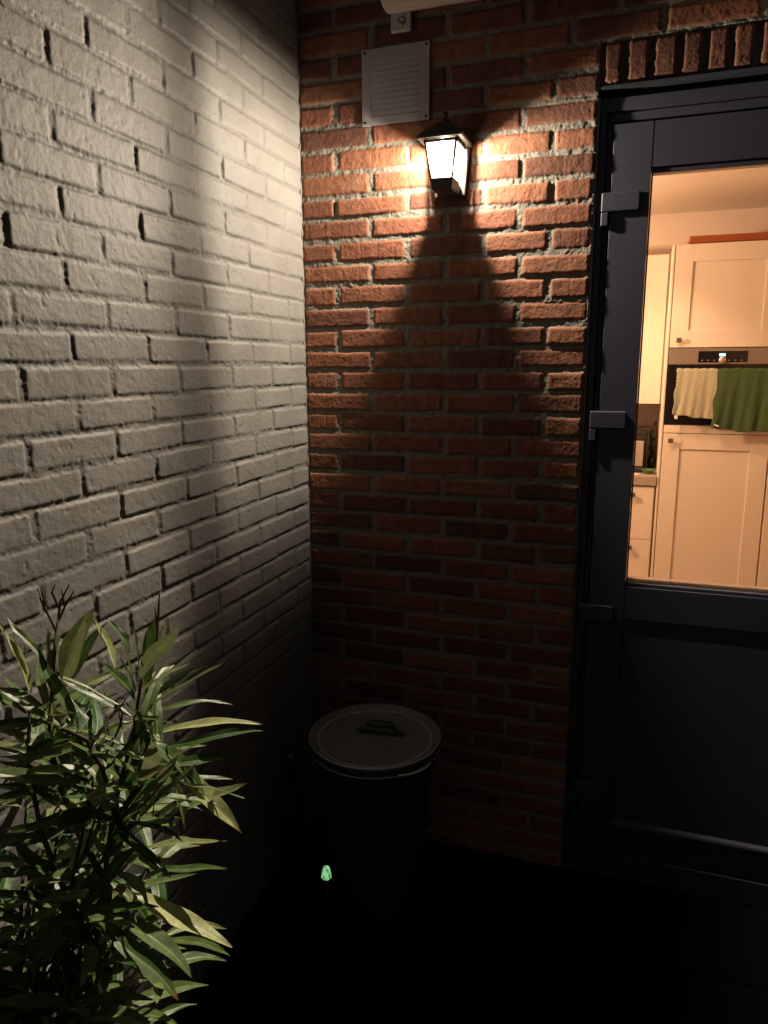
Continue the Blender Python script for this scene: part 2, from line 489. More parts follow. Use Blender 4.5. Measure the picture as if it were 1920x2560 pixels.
# back plate, and an arm box added to fill the shadow below
mb = MB(); mb.hexa([(LX-.042, -.024, -.030), (LX+.042, -.024, -.030), (LX+.042, -.009, -.030), (LX-.042, -.009, -.030)], [(LX-.054, -.024, .094), (LX+.054, -.024, .094), (LX+.054, -.009, .094), (LX-.054, -.009, .094)], .002)
mb.box(LX-0.029, LX+0.029, LY+0.0325, -0.020, -0.029, -0.002, 0.002)
mb.build('back_plate', M_BLACK, lan)
# bulb hanging from a holder
ZL = 0.062
mb = MB(); mb.lathe([(0, 0), (0.012, 0), (0.012, -0.008), (0.009, -0.009), (0, -0.009)], (LX, BLY, ZE+0.0004), 20)
mb.build('bulb_holder', mat('holder_white', (.7, .68, .62), .5), lan)
mbulb = bpy.data.materials.new('bulb_glass'); mbulb.use_nodes = True
N, L = nodes(mbulb); N.remove(N['Principled BSDF'])
t = N.new('ShaderNodeBsdfTransparent'); e = N.new('ShaderNodeEmission'); e.inputs[0].default_value = (1, .82, .55, 1); e.inputs[1].default_value = 8
ad = N.new('ShaderNodeAddShader'); L.new(t.outputs[0], ad.inputs[0]); L.new(e.outputs[0], ad.inputs[1]); L.new(ad.outputs[0], N['Material Output'].inputs[0])
mb = MB(); mb.lathe([(0.010, 0.028), (0.0135, 0.018), (0.0150, 0.008), (0.0150, -0.006), (0.011, -0.018), (0, -0.022)], (LX, BLY, ZL), 20)
mb.build('bulb', mbulb, lan)
# the tall frosted bulb: four small sources stacked along its height
ld = bpy.data.lights.new('lantern_light', 'POINT')
ld.energy = LANTERN_POWER/4; ld.color = (1.0, 0.87, 0.70); ld.shadow_soft_size = 0.007
ld.use_nodes = True
LN, LL = ld.node_tree.nodes, ld.node_tree.links
lf = LN.new('ShaderNodeLightFalloff'); lf.inputs['Strength'].default_value = 1.0
l1 = LN.new('ShaderNodeMath'); l1.operation = 'MULTIPLY'; l1.inputs[1].default_value = 0.20
l2 = LN.new('ShaderNodeMath'); l2.operation = 'MULTIPLY'; l2.inputs[1].default_value = 0.47
l3 = LN.new('ShaderNodeMath'); l3.operation = 'MULTIPLY'; l3.inputs[1].default_value = 0.065
l4 = LN.new('ShaderNodeMath'); l5 = LN.new('ShaderNodeMath')
LL.new(lf.outputs['Constant'], l1.inputs[0]); LL.new(lf.outputs['Linear'], l2.inputs[0]); LL.new(lf.outputs['Quadratic'], l3.inputs[0])
LL.new(l1.outputs[0], l4.inputs[0]); LL.new(l2.outputs[0], l4.inputs[1]); LL.new(l4.outputs[0], l5.inputs[0]); LL.new(l3.outputs[0], l5.inputs[1])
LL.new(l5.outputs[0], LN['Emission'].inputs['Strength'])
for zz_ in (0.058, 0.064, 0.070, 0.076):
    lo = bpy.data.objects.new('lantern_light', ld); COL.objects.link(lo)
    lo.parent = lan; lo.location = (0, BLY-LY, zz_+0.03)

# ---------------------------------------------------------------- vent grille
M_VENT = mat('vent_aluminium', (0.46, 0.425, 0.44), 0.5, 0.3, bump=0.0002, bscale=400, var=0.12, vscale=15)
vt = empty('vent_grille', (0.302, -0.008, 0.176)); tag(vt, 'square metal vent grille with ten thin slots above the lantern', 'vent')
mb = MB(); x0, x1, z0, z1 = 0.203, 0.399, 0.178, 0.374
# plate with an opening behind the louvres
mb.box(x0, x0+0.027, -0.0120, -0.0085, z0, z1, 0.0008, 1); mb.box(x1-0.027, x1, -0.0120, -0.0085, z0, z1, 0.0008, 1)
mb.box(x0+0.027, x1-0.027, -0.0120, -0.0085, z0, z0+0.022, 0.0006, 1); mb.box(x0+0.027, x1-0.027, -0.0120, -0.0085, z1-0.030, z1, 0.0006, 1)
mb.build('plate', M_VENT, vt)
mb = MB()
zl0, zl1 = z0+0.022, z1-0.030
pz = (zl1-zl0)/10
for i in range(10):       # pressed louvres, each a shallow hood
    za = zl0+i*pz; zb = za+pz
    mb.hexa([(x0+.027, -0.0100, za+.0016), (x1-.027, -0.0100, za+.0016), (x1-.027, -0.0085, za+.0016), (x0+.027, -0.0085, za+.0016)],
            [(x0+.027, -0.0118, zb), (x1-.027, -0.0118, zb), (x1-.027, -0.0085, zb), (x0+.027, -0.0085, zb)])
    mb.box(x0+.030, x1-.030, -0.0148, -0.0119, za+.0016, za+.0034, 0.0008, 1)
mb.build('louvres', M_VENT, vt)
M_DARK = mat('dark_void', (0.01, 0.01, 0.01), 0.9)
mb = MB(); mb.box(x0+.02, x1-.02, -0.0083, -0.0075, z0+.015, z1-.02); mb.build('backing', M_DARK, vt)
for (a, b) in ((x1-.009, z1-.008), (x0+.009, z0+.009), (x0+.009, z1-.008), (x1-.009, z0+.009)):
    mb = MB(); mb.lathe([(0.0036, 0.0), (0.0034, -0.0012), (0.0018, -0.002), (0, -0.002)], (a, -0.0120, b), 14, 'y'); mb.build('screw', M_DARK, vt)

# ---------------------------------------------------------------- awning cassette above the lantern
M_AWN = mat('awning_white', (0.56, 0.51, 0.50), 0.4, bump=0.0002, bscale=200, var=0.08, vscale=10)
aw = empty('awning', (0.9, -0.01, 0.5)); tag(aw, 'white folded awning housing with rounded underside at the top of the wall', 'awning')
prof = [(-0.022, 0.446), (-0.035, 0.440), (-0.100, 0.414), (-0.135, 0.418), (-0.160, 0.452), (-0.167, 0.52), (-0.150, 0.58), (-0.09, 0.61), (-0.022, 0.61)]
XA = 0.305
mb = MB()
rings = []
for x, k in ((XA, 0.94), (XA+0.006, 1.0), (2.3, 1.0)):
    cy_ = sum(q[0] for q in prof)/len(prof); cz_ = sum(q[1] for q in prof)/len(prof)
    rings.append([mb.bm.verts.new((x, cy_+(q[0]-cy_)*k, cz_+(q[1]-cz_)*k)) for q in prof])
for a, b in zip(rings, rings[1:]):
    for k in range(len(prof)): mb.bm.faces.new((a[k], a[(k+1) % len(prof)], b[(k+1) % len(prof)], b[k]))
mb.bm.faces.new(rings[0]); mb.bm.faces.new(rings[-1][::-1])
hs = mb.build('housing', M_AWN, aw)
for f in hs.data.polygons: f.use_smooth = False
mb = MB(); mb.box(XA+0.004-.018, XA+0.062-.018, -0.022, -0.009, 0.402, 0.56, 0.005, 3)
br = mb.build('bracket', M_AWN, aw)
mb = MB(); mb.lathe([(0.011, 0), (0.011, -0.004), (0.009, -0.0055), (0.0052, -0.0056), (0.0052, -0.003), (0, -0.003)], (XA+.018, -0.022, 0.425), 20, 'y')
mb.build('bolt', mat('bolt_steel', (.35, .34, .35), .35, .9), br)

# ---------------------------------------------------------------- door
M_DOOR = mat('door_anthracite', (0.040, 0.040, 0.062), 0.50, bump=0.00012, bscale=500, var=0.10, vscale=9)
M_HINGE = mat('hinge_grey', (0.045, 0.045, 0.068), 0.5, 0.0, bump=0.0001, bscale=300, var=0.1, vscale=20)
M_LIP = mat('metal_lip', (0.16, 0.17, 0.20), 0.35, 0.8, var=0.15, vscale=20)
M_GASKET = mat('black_rubber', (0.012, 0.012, 0.013), 0.6)
XR = 1.80
dr = empty('back_door', (0.884, 0.06, GROUND)); tag(dr, 'dark anthracite back door with a tall glass pane and four hinges', 'door')
DY = 0.004
# frame (fixed)
mb = MB()
mb.box(0.852, 0.870, DY+.004, 0.13, GROUND, 0.183, 0.0015)
mb.box(0.8703, XR+.1, DY+.004, 0.13, 0.151, 0.1827, 0.0015)
mb.box(0.8708, 0.8845, DY+.018, 0.129, GROUND, 0.1505, 0.001)
mb.box(0.885, XR+.1, DY+.011, 0.129, 0.1275, 0.1475, 0.001)
mb.box(0.8848, XR+.1, DY+.0635, 0.128, 0.100, 0.1272, 0.001); mb.box(0.885, 0.905, DY+.0635, 0.127, GROUND, 0.0995)
mb.build('door_frame', M_DOOR, dr)
mb = MB(); mb.box(0.8445, 0.8515, DY-.002, 0.12, GROUND, 0.186, 0.001); mb.build('frame_seal', M_LIP, dr)
GX0, GX1, GZ0, GZ1 = 0.985, 1.60, -1.108, 0.009
LZ0, LZ1 = -1.955, 0.119
mb = MB()
mb.box(0.888, GX0, DY, DY+.062, LZ0, LZ1, 0.0015)
mb.box(GX1, 1.72, DY, DY+.062, LZ0, LZ1, 0.0015)
mb.box(GX0-.006, GX1+.006, DY+.0006, DY+.0615, GZ1, LZ1-.0003, 0.0008)
mb.box(GX0-.006, GX1+.006, DY+.0006, DY+.0615, -1.204, GZ0, 0.0008)
mb.box(GX0-.006, GX1+.006, DY+.0006, DY+.0615, LZ0+.0003, -1.858, 0.0008)
leaf = mb.build('door_leaf', M_DOOR, dr)
mb = MB(); mb.box(GX0+.001, GX1-.001, DY+.004, DY+.05, -1.856, -1.2062, 0.001); mb.box(GX0-.02, GX1+.02, DY+.0628, DY+.068, -1.90, -1.17); mb.build('lower_panel', M_DOOR, dr)
mb = MB(); mb.hexa([(GX0+.001, DY-.006, -1.859), (GX1-.001, DY-.006, -1.859), (GX1-.001, DY+.0038, -1.859), (GX0+.001, DY+.0038, -1.859)],
                   [(GX0+.001, DY-.004, -1.853), (GX1-.001, DY-.004, -1.853), (GX1-.001, DY+.0038, -1.846), (GX0+.001, DY+.0038, -1.846)])
mb.build('drip_bead', M_HINGE, dr)
mb = MB()
by0, by1 = DY+.008, DY+.024
mb.box(GX0+.0005, GX0+.005, by0, by1, GZ0+.0005, GZ1-.0005, 0.001)
mb.box(GX0+.0052, GX1, by0, by1, GZ1-.012, GZ1-.0006, 0.0015)
mb.box(GX0+.0052, GX1, by0, by1, GZ0+.0006, GZ0+.010, 0.0015)
mb.build('glazing_bead', M_DOOR, dr)
gm = bpy.data.materials.new('window_glass'); gm.use_nodes = True
N, L = nodes(gm); N.remove(N['Principled BSDF'])
t = N.new('ShaderNodeBsdfTransparent'); t.inputs[0].default_value = (.95, .97, .95, 1); g2 = N.new('ShaderNodeBsdfGlossy'); g2.inputs['Roughness'].default_value = 0.01
ms = N.new('ShaderNodeMixShader'); fr = N.new('ShaderNodeFresnel'); fr.inputs[0].default_value = 1.25
L.new(fr.outputs[0], ms.inputs[0]); L.new(t.outputs[0], ms.inputs[1]); L.new(g2.outputs[0], ms.inputs[2]); L.new(ms.outputs[0], N['Material Output'].inputs[0])
mb = MB(); vs = [mb.bm.verts.new(q) for q in ((GX0+.002, DY+.030, GZ0+.002), (GX1-.002, DY+.030, GZ0+.002), (GX1-.002, DY+.030, GZ1-.002), (GX0+.002, DY+.030, GZ1-.002))]; mb.bm.faces.new(vs)
mb.build('glass_pane', gm, dr)
# inner beads behind the glass, pale like the kitchen side of the door
mb = MB()
mb.box(GX0+.0005, GX0+.004, DY+.0325, DY+.061, GZ0+.0005, GZ1-.0005, 0.001)
mb.box(GX0+.0042, GX1, DY+.0325, DY+.061, GZ0+.0006, GZ0+.018, 0.001)
mb.box(GX0+.0042, GX1, DY+.0325, DY+.061, GZ1-.009, GZ1-.0006, 0.001)
mb.build('inner_bead', mat('inner_bead_white', (.55, .5, .46), .5), dr)
# hinges: flag plate and knuckle
for zt, hx in ((-0.046, .002), (-0.611, .0), (-1.168, -.003), (-1.733, -.004)):
    mb = MB()
    mb.box(0.864+hx, 0.960+hx, DY-.0095, DY-.0005, zt-0.048, zt, 0.0035, 3)
    mb.box(0.8645+hx, 0.8835+hx, DY-.0090, DY+.0035, zt-0.083, zt-0.0485, 0.003, 3)
    mb.build('hinge', M_HINGE, dr)
mb = MB(); mb.box(0.853, XR+.1, 0.0, 0.13, GROUND, -1.962, 0.003); mb.build('threshold', mat('threshold_stone', (.03, .03, .031), .7, bump=.0008, bscale=90), dr)
# steel lintel over the opening
ln = MB(); ln.box(XE+.006, 2.0, -0.006, 0.05, ZT-0.006, ZT-0.001, 0.001); ln.box(XE+.012, 2.0, -0.0095, -0.0062, ZT-0.0075, ZT+.001, 0.001)
lint = ln.build('steel_lintel', M_LIP, brick_wall)
mb = MB(); mb.box(XE+.002, 2.0, 0.045, 0.12, 0.1835, ZT-.0065); mb.build('cavity_closer', M_GASKET, brick_wall)

# ---------------------------------------------------------------- kitchen
KY = 2.8
KF, KC = -2.09, 0.50
M_CAB = mat('cabinet_cream', (0.60, 0.54, 0.45), 0.42, bump=0.00008, bscale=300, var=0.04, vscale=3)
M_KWALL = mat('kitchen_plaster', (0.60, 0.52, 0.44), 0.85, bump=0.0008, bscale=150, var=0.05, vscale=4)
M_CEIL = mat('ceiling_paint', (0.68, 0.60, 0.50), 0.9, bump=0.0006, bscale=120, var=0.04, vscale=3)
M_KNOB = mat('knob_metal', (0.16, 0.14, 0.12), 0.4, 0.7)
M_GAP = mat('gap_shadow', (0.05, 0.04, 0.03), 0.9)
mb = MB(); mb.box(-1.6, 3.2, 0.14, 3.46, KC, KC+.1); o = mb.build('kitchen_ceiling', M_CEIL); tag(o, kind='structure')
mb = MB(); mb.box(-1.6, 3.2, 0.14, 3.46, KF-.1, KF); o = mb.build('kitchen_floor', mat('floor_laminate', (.25, .17, .11), .5, var=.2, vscale=5)); tag(o, kind='structure')
mb = MB(); mb.box(-1.6, 3.2, 3.402, 3.5, KF, KC); mb.box(-1.7, -1.6, 0.14, 3.5, KF, KC); mb.box(3.2, 3.3, 0.14, 3.5, KF, KC)
mb.box(-1.6, 0.87, 0.131, 0.17, KF, KC); mb.box(1.75, 3.2, 0.131, 0.17, KF, KC); mb.box(0.87, 1.75, 0.131, 0.17, 0.14, KC)
o = mb.build('kitchen_wall', M_KWALL); tag(o, 'plain warm plaster wall of the kitchen behind the cream cabinets', 'wall')
# tiled splashback
def tile_mat():
    m = mat('splash_tile', (.42, .37, .33), .3)
    N, L = nodes(m); b = N['Principled BSDF']
    tc = N.new('ShaderNodeTexCoord'); mp = N.new('ShaderNodeMapping'); mp.inputs['Rotation'].default_value = (R(90), 0, 0)
    br = N.new('ShaderNodeTexBrick'); br.inputs['Scale'].default_value = 1.0; br.inputs['Brick Width'].default_value = .3; br.inputs['Row Height'].default_value = .1; br.inputs['Mortar Size'].default_value = .002
    br.inputs['Color1'].default_value = (.42, .37, .33, 1); br.inputs['Color2'].default_value = (.38, .34, .30, 1); br.inputs['Mortar'].default_value = (.3, .27, .24, 1)
    L.new(tc.outputs['Object'], mp.inputs[0]); L.new(mp.outputs[0], br.inputs[0]); L.new(br.outputs[0], b.inputs['Base Color'])
    return m
mb = MB(); mb.box(-0.6, 1.130, 3.392, 3.4015, -1.20, -0.70); o = mb.build('splashback', tile_mat()); tag(o, 'grey brown tiled splashback above the kitchen worktop', 'splashback')

def shaker(parent, name, x0, x1, z0, z1, y, st=0.100, knob=None, label=None, rail=None):
    """shaker front facing -y: frame of stiles and rails round a recessed panel"""
    rt = rail or st
    mb = MB(); f = y-0.020
    mb.box(x0, x0+st, f, y, z0, z1, 0.0012); mb.box(x1-st, x1, f, y, z0, z1, 0.0012)
    mb.box(x0+st+.0003, x1-st-.0003, f+.0004, y, z0, z0+rt, 0.0010); mb.box(x0+st+.0003, x1-st-.0003, f+.0004, y, z1-rt, z1, 0.0010)
    mb.box(x0+st-.001, x1-st+.001, f+.0085, y-.0005, z0+rt-.001, z1-rt+.001)
    d_ = mb.build(name, M_CAB, parent)
    if label: d_['label'] = label
    if knob:
        kb = MB(); kx, kz = knob
        kb.box(kx-.0145, kx+.0145, f-.028, f-.020, kz-.0145, kz+.0145, 0.0015); kb.box(kx-.005, kx+.005, f-.020, f, kz-.005, kz+.005)
        kb.build('knob', M_KNOB, d_)
    return d_

TX0, TX1 = 1.146, 1.750
tc_ = empty('tall_cabinet', ((TX0+TX1)/2, KY+.3, KF)); tag(tc_, 'tall cream cabinet housing the oven, seen through the door glass', 'cabinet')
mb = MB()
mb.box(TX0-.016, TX0-.0005, KY-.022, 3.40, KF+.05, 0.216, 0.004, 3); mb.box(TX1-.002, TX1+.014, KY+.001, 3.40, KF+.05, 0.212, 0.001)
mb.box(TX0+.0025, TX1-.0025, KY+.03, 3.39, 0.190, 0.212); mb.box(TX0+.0025, TX1-.0025, KY+.002, 3.39, -0.392, -0.388)
mb.box(TX0+.0025, TX1-.0025, 3.38, 3.39, KF+.05, 0.189)
mb.box(TX0+.0025, TX1-.0025, KY+.002, 3.37, -0.868, -0.856); mb.box(TX0+.0025, TX1-.0025, KY+.004, 3.37, -1.05, -0.87)
mb.build('carcass', M_CAB, tc_)
shaker(tc_, 'door', TX0+.003, TX1-.003, -0.386, 0.211, KY, .100, (1.199, -0.343), rail=.100)
mb = MB(); f = KY-.020
mb.box(TX0+.003, TX0+.103, f, KY, -0.905, -0.858, 0.0012); mb.box(TX0+.1035, TX1-.003, f+.0004, KY, -0.905, -0.858, 0.001)
mb.build('drawer_front', M_CAB, tc_)
shaker(tc_, 'door', TX0+.003, TX1-.003, -2.0, -0.9095, KY, .100, (1.193, -0.952), rail=.096)
mb = MB(); mb.box(TX0, TX1, KY+.06, KY+.08, KF, KF+.08); mb.build('plinth', M_CAB, tc_)
# neighbour on the right
t2 = empty('tall_cabinet', (2.05, KY+.3, KF)); tag(t2, 'cream cabinet at the right edge of the door glass, beside the oven cabinet', 'cabinet')
mb = MB(); mb.box(TX1+.0165, 2.37, KY+.001, 3.40, KF+.05, 0.212, .001); mb.build('carcass', M_CAB, t2)
shaker(t2, 'door', TX1+.006, 2.36, -0.9, 0.211, KY, .1); shaker(t2, 'door', TX1+.006, 2.36, -2.0, -0.9045, KY, .1)

# oven
ov = empty('oven', (1.448, KY+.2, -0.855)); tag(ov, 'built in oven with steel panel, small blue display and black glass door', 'oven')
M_STEEL = mat('oven_steel', (0.36, 0.31, 0.275), 0.38, 0.75, bump=0.0001, bscale=30, var=.06, vscale=20, stretch=(1, 1, 60))
M_OVG = mat('oven_glass', (0.010, 0.009, 0.009), 0.12, 0, var=.1)
mb = MB(); mb.box(TX0+.004, TX1-.004, KY-.018, KY+.3, -0.488, -0.3925, .002); mb.build('control_panel', M_STEEL, ov)
mb = MB(); mb.box(1.316, 1.588, KY-.0195, KY-.0181, -0.4755, -0.409, .0005); dp = mb.build('display_glass', M_OVG, ov)
mb = MB(); mb.box(1.432, 1.466, KY-.0203, KY-.0196, -0.4395, -0.4235); mb.build('clock_display', emis('display_blue', (0.25, 0.62, 1.0), 2.6), dp)
M_SYM = mat('symbol_grey', (.35, .33, .3), .6)
for kx in (1.335, 1.368, 1.402, 1.482, 1.515, 1.55):
    mb = MB(); mb.box(kx, kx+.008, KY-.0200, KY-.0196, -0.4655, -0.4615); mb.build('touch_symbol', M_SYM, dp)
mb = MB(); mb.lathe([(0.021, 0), (0.021, -.018), (0.0185, -.021), (0, -.021)], (1.451, KY-.0197, -0.463), 28, 'y'); mb.build('knob', mat('knob_steel', (.6, .5, .42), .3, .8), ov)
mb = MB(); mb.box(TX0+.004, TX1-.004, KY-.018, KY+.3, -0.8535, -0.491, .002); od = mb.build('oven_door', M_OVG, ov)
mb = MB(); mb.tube([(1.196, KY-.064, -0.524), (1.736, KY-.064, -0.524)], .0065, 14)
mb.tube([(1.225, KY-.064, -0.524), (1.225, KY-.018, -0.524)], .005, 10); mb.tube([(1.707, KY-.064, -0.524), (1.707, KY-.018, -0.524)], .005, 10)
mb.build('handle', mat('handle_copper', (.6, .42, .3), .3, .9), od)

# towels
def towel(name, x0, x1, z1, z0, m, seed, flare, folds, label, bulge=0.012, drop=0.0):
    me = bpy.data.meshes.new(name); bm = bmesh.new(); rn = random.Random(seed)
    nu, nv = 90, 70
    ph = [rn.uniform(0, 6.28) for _ in range(8)]
    back = 18
    grid = []
    for j in range(nv+1):
        row = []
        for i in range(nu+1):
            s = i/nu; t = j/nv
            xx = x0+(x1-x0)*s
            if j < back:   # back side and over the bar
                a = j/back
                if a < .6: yy, zz = KY-.053, -0.524-0.10*(1-a/.6)+.0
                else:
                    an = (a-.6)/.4*math.pi
                    yy, zz = KY-.064+math.cos(an)*.0105, -0.524+math.sin(an)*.0105
                tt = 0
            else:
                tt = (j-back)/(nv-back)
                zend = z0 + 0.010*math.sin(s*4+ph[0]) + .0025*math.sin(s*15+ph[1]) - drop*s + (0.02 if s < .02 or s > .98 else 0)*.3
                yy = KY-.0745 - bulge*math.sin(min(1, tt*1.2)*1.5)*.6
                zz = -0.524+(zend+0.524)*tt
            amp = (0.15+0.85*tt)*folds
            yy += -amp*(.5+.5*math.sin(s*9+2.2*math.sin(s*4+ph[6])+ph[2]+tt*.9)) - amp*.5*abs(math.sin(s*7+ph[3]+tt*.7))**3 - amp*.22*math.sin(s*31+ph[7]+tt*3)
            xx += flare*(s-.5)*tt*2*.5 + .004*math.sin(tt*14+ph[4])*(abs(s-.5)*2)**3 + .003*math.sin(s*20+tt*8)
            if j < back: zz += .002*math.sin(s*30+ph[5])*(1 if j > back*.6 else 0)
            row.append(bm.verts.new((xx, min(yy, KY-.024), zz)))
        grid.append(row)
    uvl = bm.loops.layers.uv.new('UVMap')
    for j in range(nv):
        for i in range(nu):
            f = bm.faces.new((grid[j][i], grid[j][i+1], grid[j+1][i+1], grid[j+1][i])); f.smooth = True
            for lp, (a, b) in zip(f.loops, ((i, j), (i+1, j), (i+1, j+1), (i, j+1))):
                lp[uvl].uv = (a/nu*(x1-x0), b/nv*0.45)
    org = Vector(((x0+x1)/2, KY-.064, -0.524))
    bmesh.ops.translate(bm, verts=bm.verts[:], vec=-org)
    bm.to_mesh(me); bm.free(); me.materials.append(m)
    o = bpy.data.objects.new(name, me); COL.objects.link(o); o.location = org
    sd = o.modifiers.new('thick', 'SOLIDIFY'); sd.thickness = .0025
    tag(o, label, 'towel')
    return o
def check_mat():
    m = mat('checked_cloth', (.5, .45, .3), .95)
    N, L = nodes(m); b = N['Principled BSDF']; uv = N.new('ShaderNodeTexCoord').outputs['UV']
    ck = N.new('ShaderNodeTexChecker'); ck.inputs['Scale'].default_value = 135
    ck.inputs[1].default_value = (.50, .48, .36, 1); ck.inputs[2].default_value = (.17, .19, .11, 1)
    L.new(uv, ck.inputs[0]); L.new(ck.outputs[0], b.inputs['Base Color'])
    n = N.new('ShaderNodeTexNoise'); n.inputs['Scale'].default_value = 600; L.new(uv, n.inputs['Vector'])
    bp = N.new('ShaderNodeBump'); bp.inputs['Distance'].default_value = .002; L.new(n.outputs['Fac'], bp.inputs['Height']); L.new(bp.outputs[0], b.inputs['Normal'])
    return m
tw1 = towel('kitchen_towel', 1.204, 1.425, 0, -0.800, check_mat(), 3, .03, .010, 'small checked cream and green cloth hanging from the oven handle')
M_TG = mat('green_terry', (0.040, 0.080, 0.022), 1.0, bump=.004, bscale=500, var=.35, vscale=18)
tw2 = towel('kitchen_towel', 1.428, 1.722, 0, -0.862, M_TG, 11, .035, .017, 'plain green terry towel hanging from the oven handle beside the checked one', drop=.02)

M_TAG = mat('tag_white', (.7, .66, .6), .8)
mb = MB(); mb.hexa([(1.203, KY-.099, -.812), (1.219, KY-.099, -.815), (1.219, KY-.098, -.815), (1.203, KY-.098, -.812)], [(1.201, KY-.099, -.792), (1.221, KY-.099, -.793), (1.221, KY-.098, -.793), (1.201, KY-.098, -.792)]); mb.build('care_tag', M_TAG, tw1)
mb = MB(); mb.hexa([(1.428, KY-.104, -.846), (1.452, KY-.104, -.856), (1.452, KY-.103, -.856), (1.428, KY-.103, -.846)], [(1.428, KY-.104, -.838), (1.454, KY-.104, -.848), (1.454, KY-.103, -.848), (1.428, KY-.103, -.838)]); mb.build('care_tag', M_TAG, tw2)
# box on top of the tall cabinet
mb = MB(); mb.box(1.222, 1.80, KY+.02, KY+.30, 0.2125, 0.262, .002)
o = mb.build('box', mat('orange_wood', (0.26, 0.065, 0.012), .5, var=.1), None, (1.5, KY+.16, .2125)); tag(o, 'low orange brown box lying on top of the tall cabinet', 'box')

# wall cabinet
wc = empty('wall_cabinet', (0.9, KY+.4, -0.73)); tag(wc, 'cream wall cabinet left of the oven cabinet, hung over the worktop', 'cabinet')
WY = 3.03
mb = MB(); mb.box(0.52, 1.122, WY+.001, 3.40, -0.738, 0.192, .001); mb.build('carcass', M_CAB, wc)
shaker(wc, 'door', 0.525, 1.119, -0.738, 0.191, WY, .1)
mb = MB(); mb.box(1.1225, TX0-.0165, WY-.005, 3.39, -0.738, 0.19); mb.build('filler_strip', M_CAB, wc)
# base cabinet with drawers
bc = empty('base_cabinet', (0.83, KY+.3, KF)); tag(bc, 'cream base cabinet with drawers under the grey worktop', 'cabinet')
mb = MB(); mb.box(0.525, 1.124, KY+.001, 3.39, KF+.1, -1.246); mb.build('carcass', M_CAB, bc)
def drawer(z0, z1):
    mb = MB(); mb.box(0.53, 1.117, KY-.020, KY, z0, z1, .0012); d_ = mb.build('drawer_front', M_CAB, bc)
    kb = MB(); kx, kz = 0.990, z1-.052
    kb.box(kx-.0145, kx+.0145, KY-.048, KY-.040, kz-.0145, kz+.0145, .0015); kb.box(kx-.005, kx+.005, KY-.040, KY-.020, kz-.005, kz+.005)
    kb.build('knob', M_KNOB, d_)
drawer(-1.5965, -1.252); drawer(-1.99, -1.600)
mb = MB(); mb.box(0.52, 1.1285, KY-.03, 3.391, -1.243, -1.184, .003); o = mb.build('worktop', mat('worktop_grey', (.30, .25, .22), .4, var=.15, vscale=40), None, (.82, 3.1, -1.243))
tag(o, 'grey brown kitchen worktop over the drawers', 'worktop')
# coffee machine
cm = empty('coffee_machine', (0.98, 3.12, -1.184)); tag(cm, 'black and silver coffee machine standing on the worktop', 'coffee machine')
M_CM = mat('machine_black', (.02, .018, .017), .3)
mb = MB(); mb.box(0.86, 1.070, 3.06, 3.30, -1.18, -0.905, .008, 3); mb.box(0.86, 1.062, 2.93, 3.0595, -1.18, -1.155, .004); mb.build('body', M_CM, cm)
mb = MB(); mb.box(0.93, 1.040, 2.985, 3.0590, -1.150, -0.985, .004); mb.build('front_panel', mat('machine_silver', (.42, .35, .31), .4, .5, var=.2, vscale=30, stretch=(30, 1, 1)), cm)
mb = MB(); mb.tube([(0.94, 2.975, -1.04), (0.965, 2.975, -1.02), (0.965, 2.975, -0.985)], .007, 8); mb.build('handle', mat('copper', (.55, .3, .18), .35, .6), cm)
mb = MB(); mb.box(0.88, 1.05, 3.05, 3.0595, -0.975, -0.925, .002); mb.build('top_band', mat('dark_chrome', (.08, .075, .07), .25, .8), cm)
# dark plant/pouch beside it
mb = MB()
rl = random.Random(8)
bm = mb.bm
for k in range(26):
    z = -1.184+rl.uniform(0, .27); x = 1.098+rl.uniform(-.022, .02); y = 3.2+rl.uniform(-.04, .04)
    a = Vector((x, y, z)); t_ = Vector((rl.uniform(-.02, .02), rl.uniform(-.02, .02), rl.uniform(.03, .07))); s_ = Vector((rl.uniform(.008, .014), rl.uniform(-.006, .006), 0))
    v = [bm.verts.new(q) for q in (a, a+t_*.5+s_, a+t_, a+t_*.5-s_)]; bm.faces.new(v)
o = mb.build('potted_herb', mat('herb_leaf', (.03, .04, .015), .6), None, (1.098, 3.2, -1.184))
bmx = MB(); bmx.lathe([(0, 0), (.026, 0), (.030, .07), (.027, .07), (.024, .006), (0, .006)], (1.098, 3.2, -1.184), 24); q = bmx.build('pot', M_CM, o)
bmx = MB(); bmx.tube([(1.098, 3.2, -1.18), (1.092, 3.2, -1.06), (1.105, 3.2, -0.93)], .005, 8); bmx.build('stem', M_CM, o)
tag(o, 'dark leafy herb in a small black pot on the worktop beside the coffee machine', 'plant')
# bowl
mb = MB(); mb.lathe([(0, 0), (.018, 0), (.03, .008), (.044, .026), (.046, .028), (.042, .027), (.028, .011), (0, .006)], (1.078, 2.90, -1.1835), 32)
o = mb.build('bowl', mat('green_glaze', (.07, .16, .05), .3), None, (1.078, 2.90, -1.1835)); tag(o, 'small green bowl on the worktop in front of the coffee machine', 'bowl')
mb = MB(); mb.lathe([(0, 0), (.018, 0), (.022, .004), (.020, .005), (0, .003)], (1.012, 2.83, -1.1835), 24)
o = mb.build('dish', mat('white_china', (.7, .68, .6), .3), None, (1.012, 2.83, -1.1835)); tag(o, 'tiny white dish at the front edge of the worktop', 'dish')

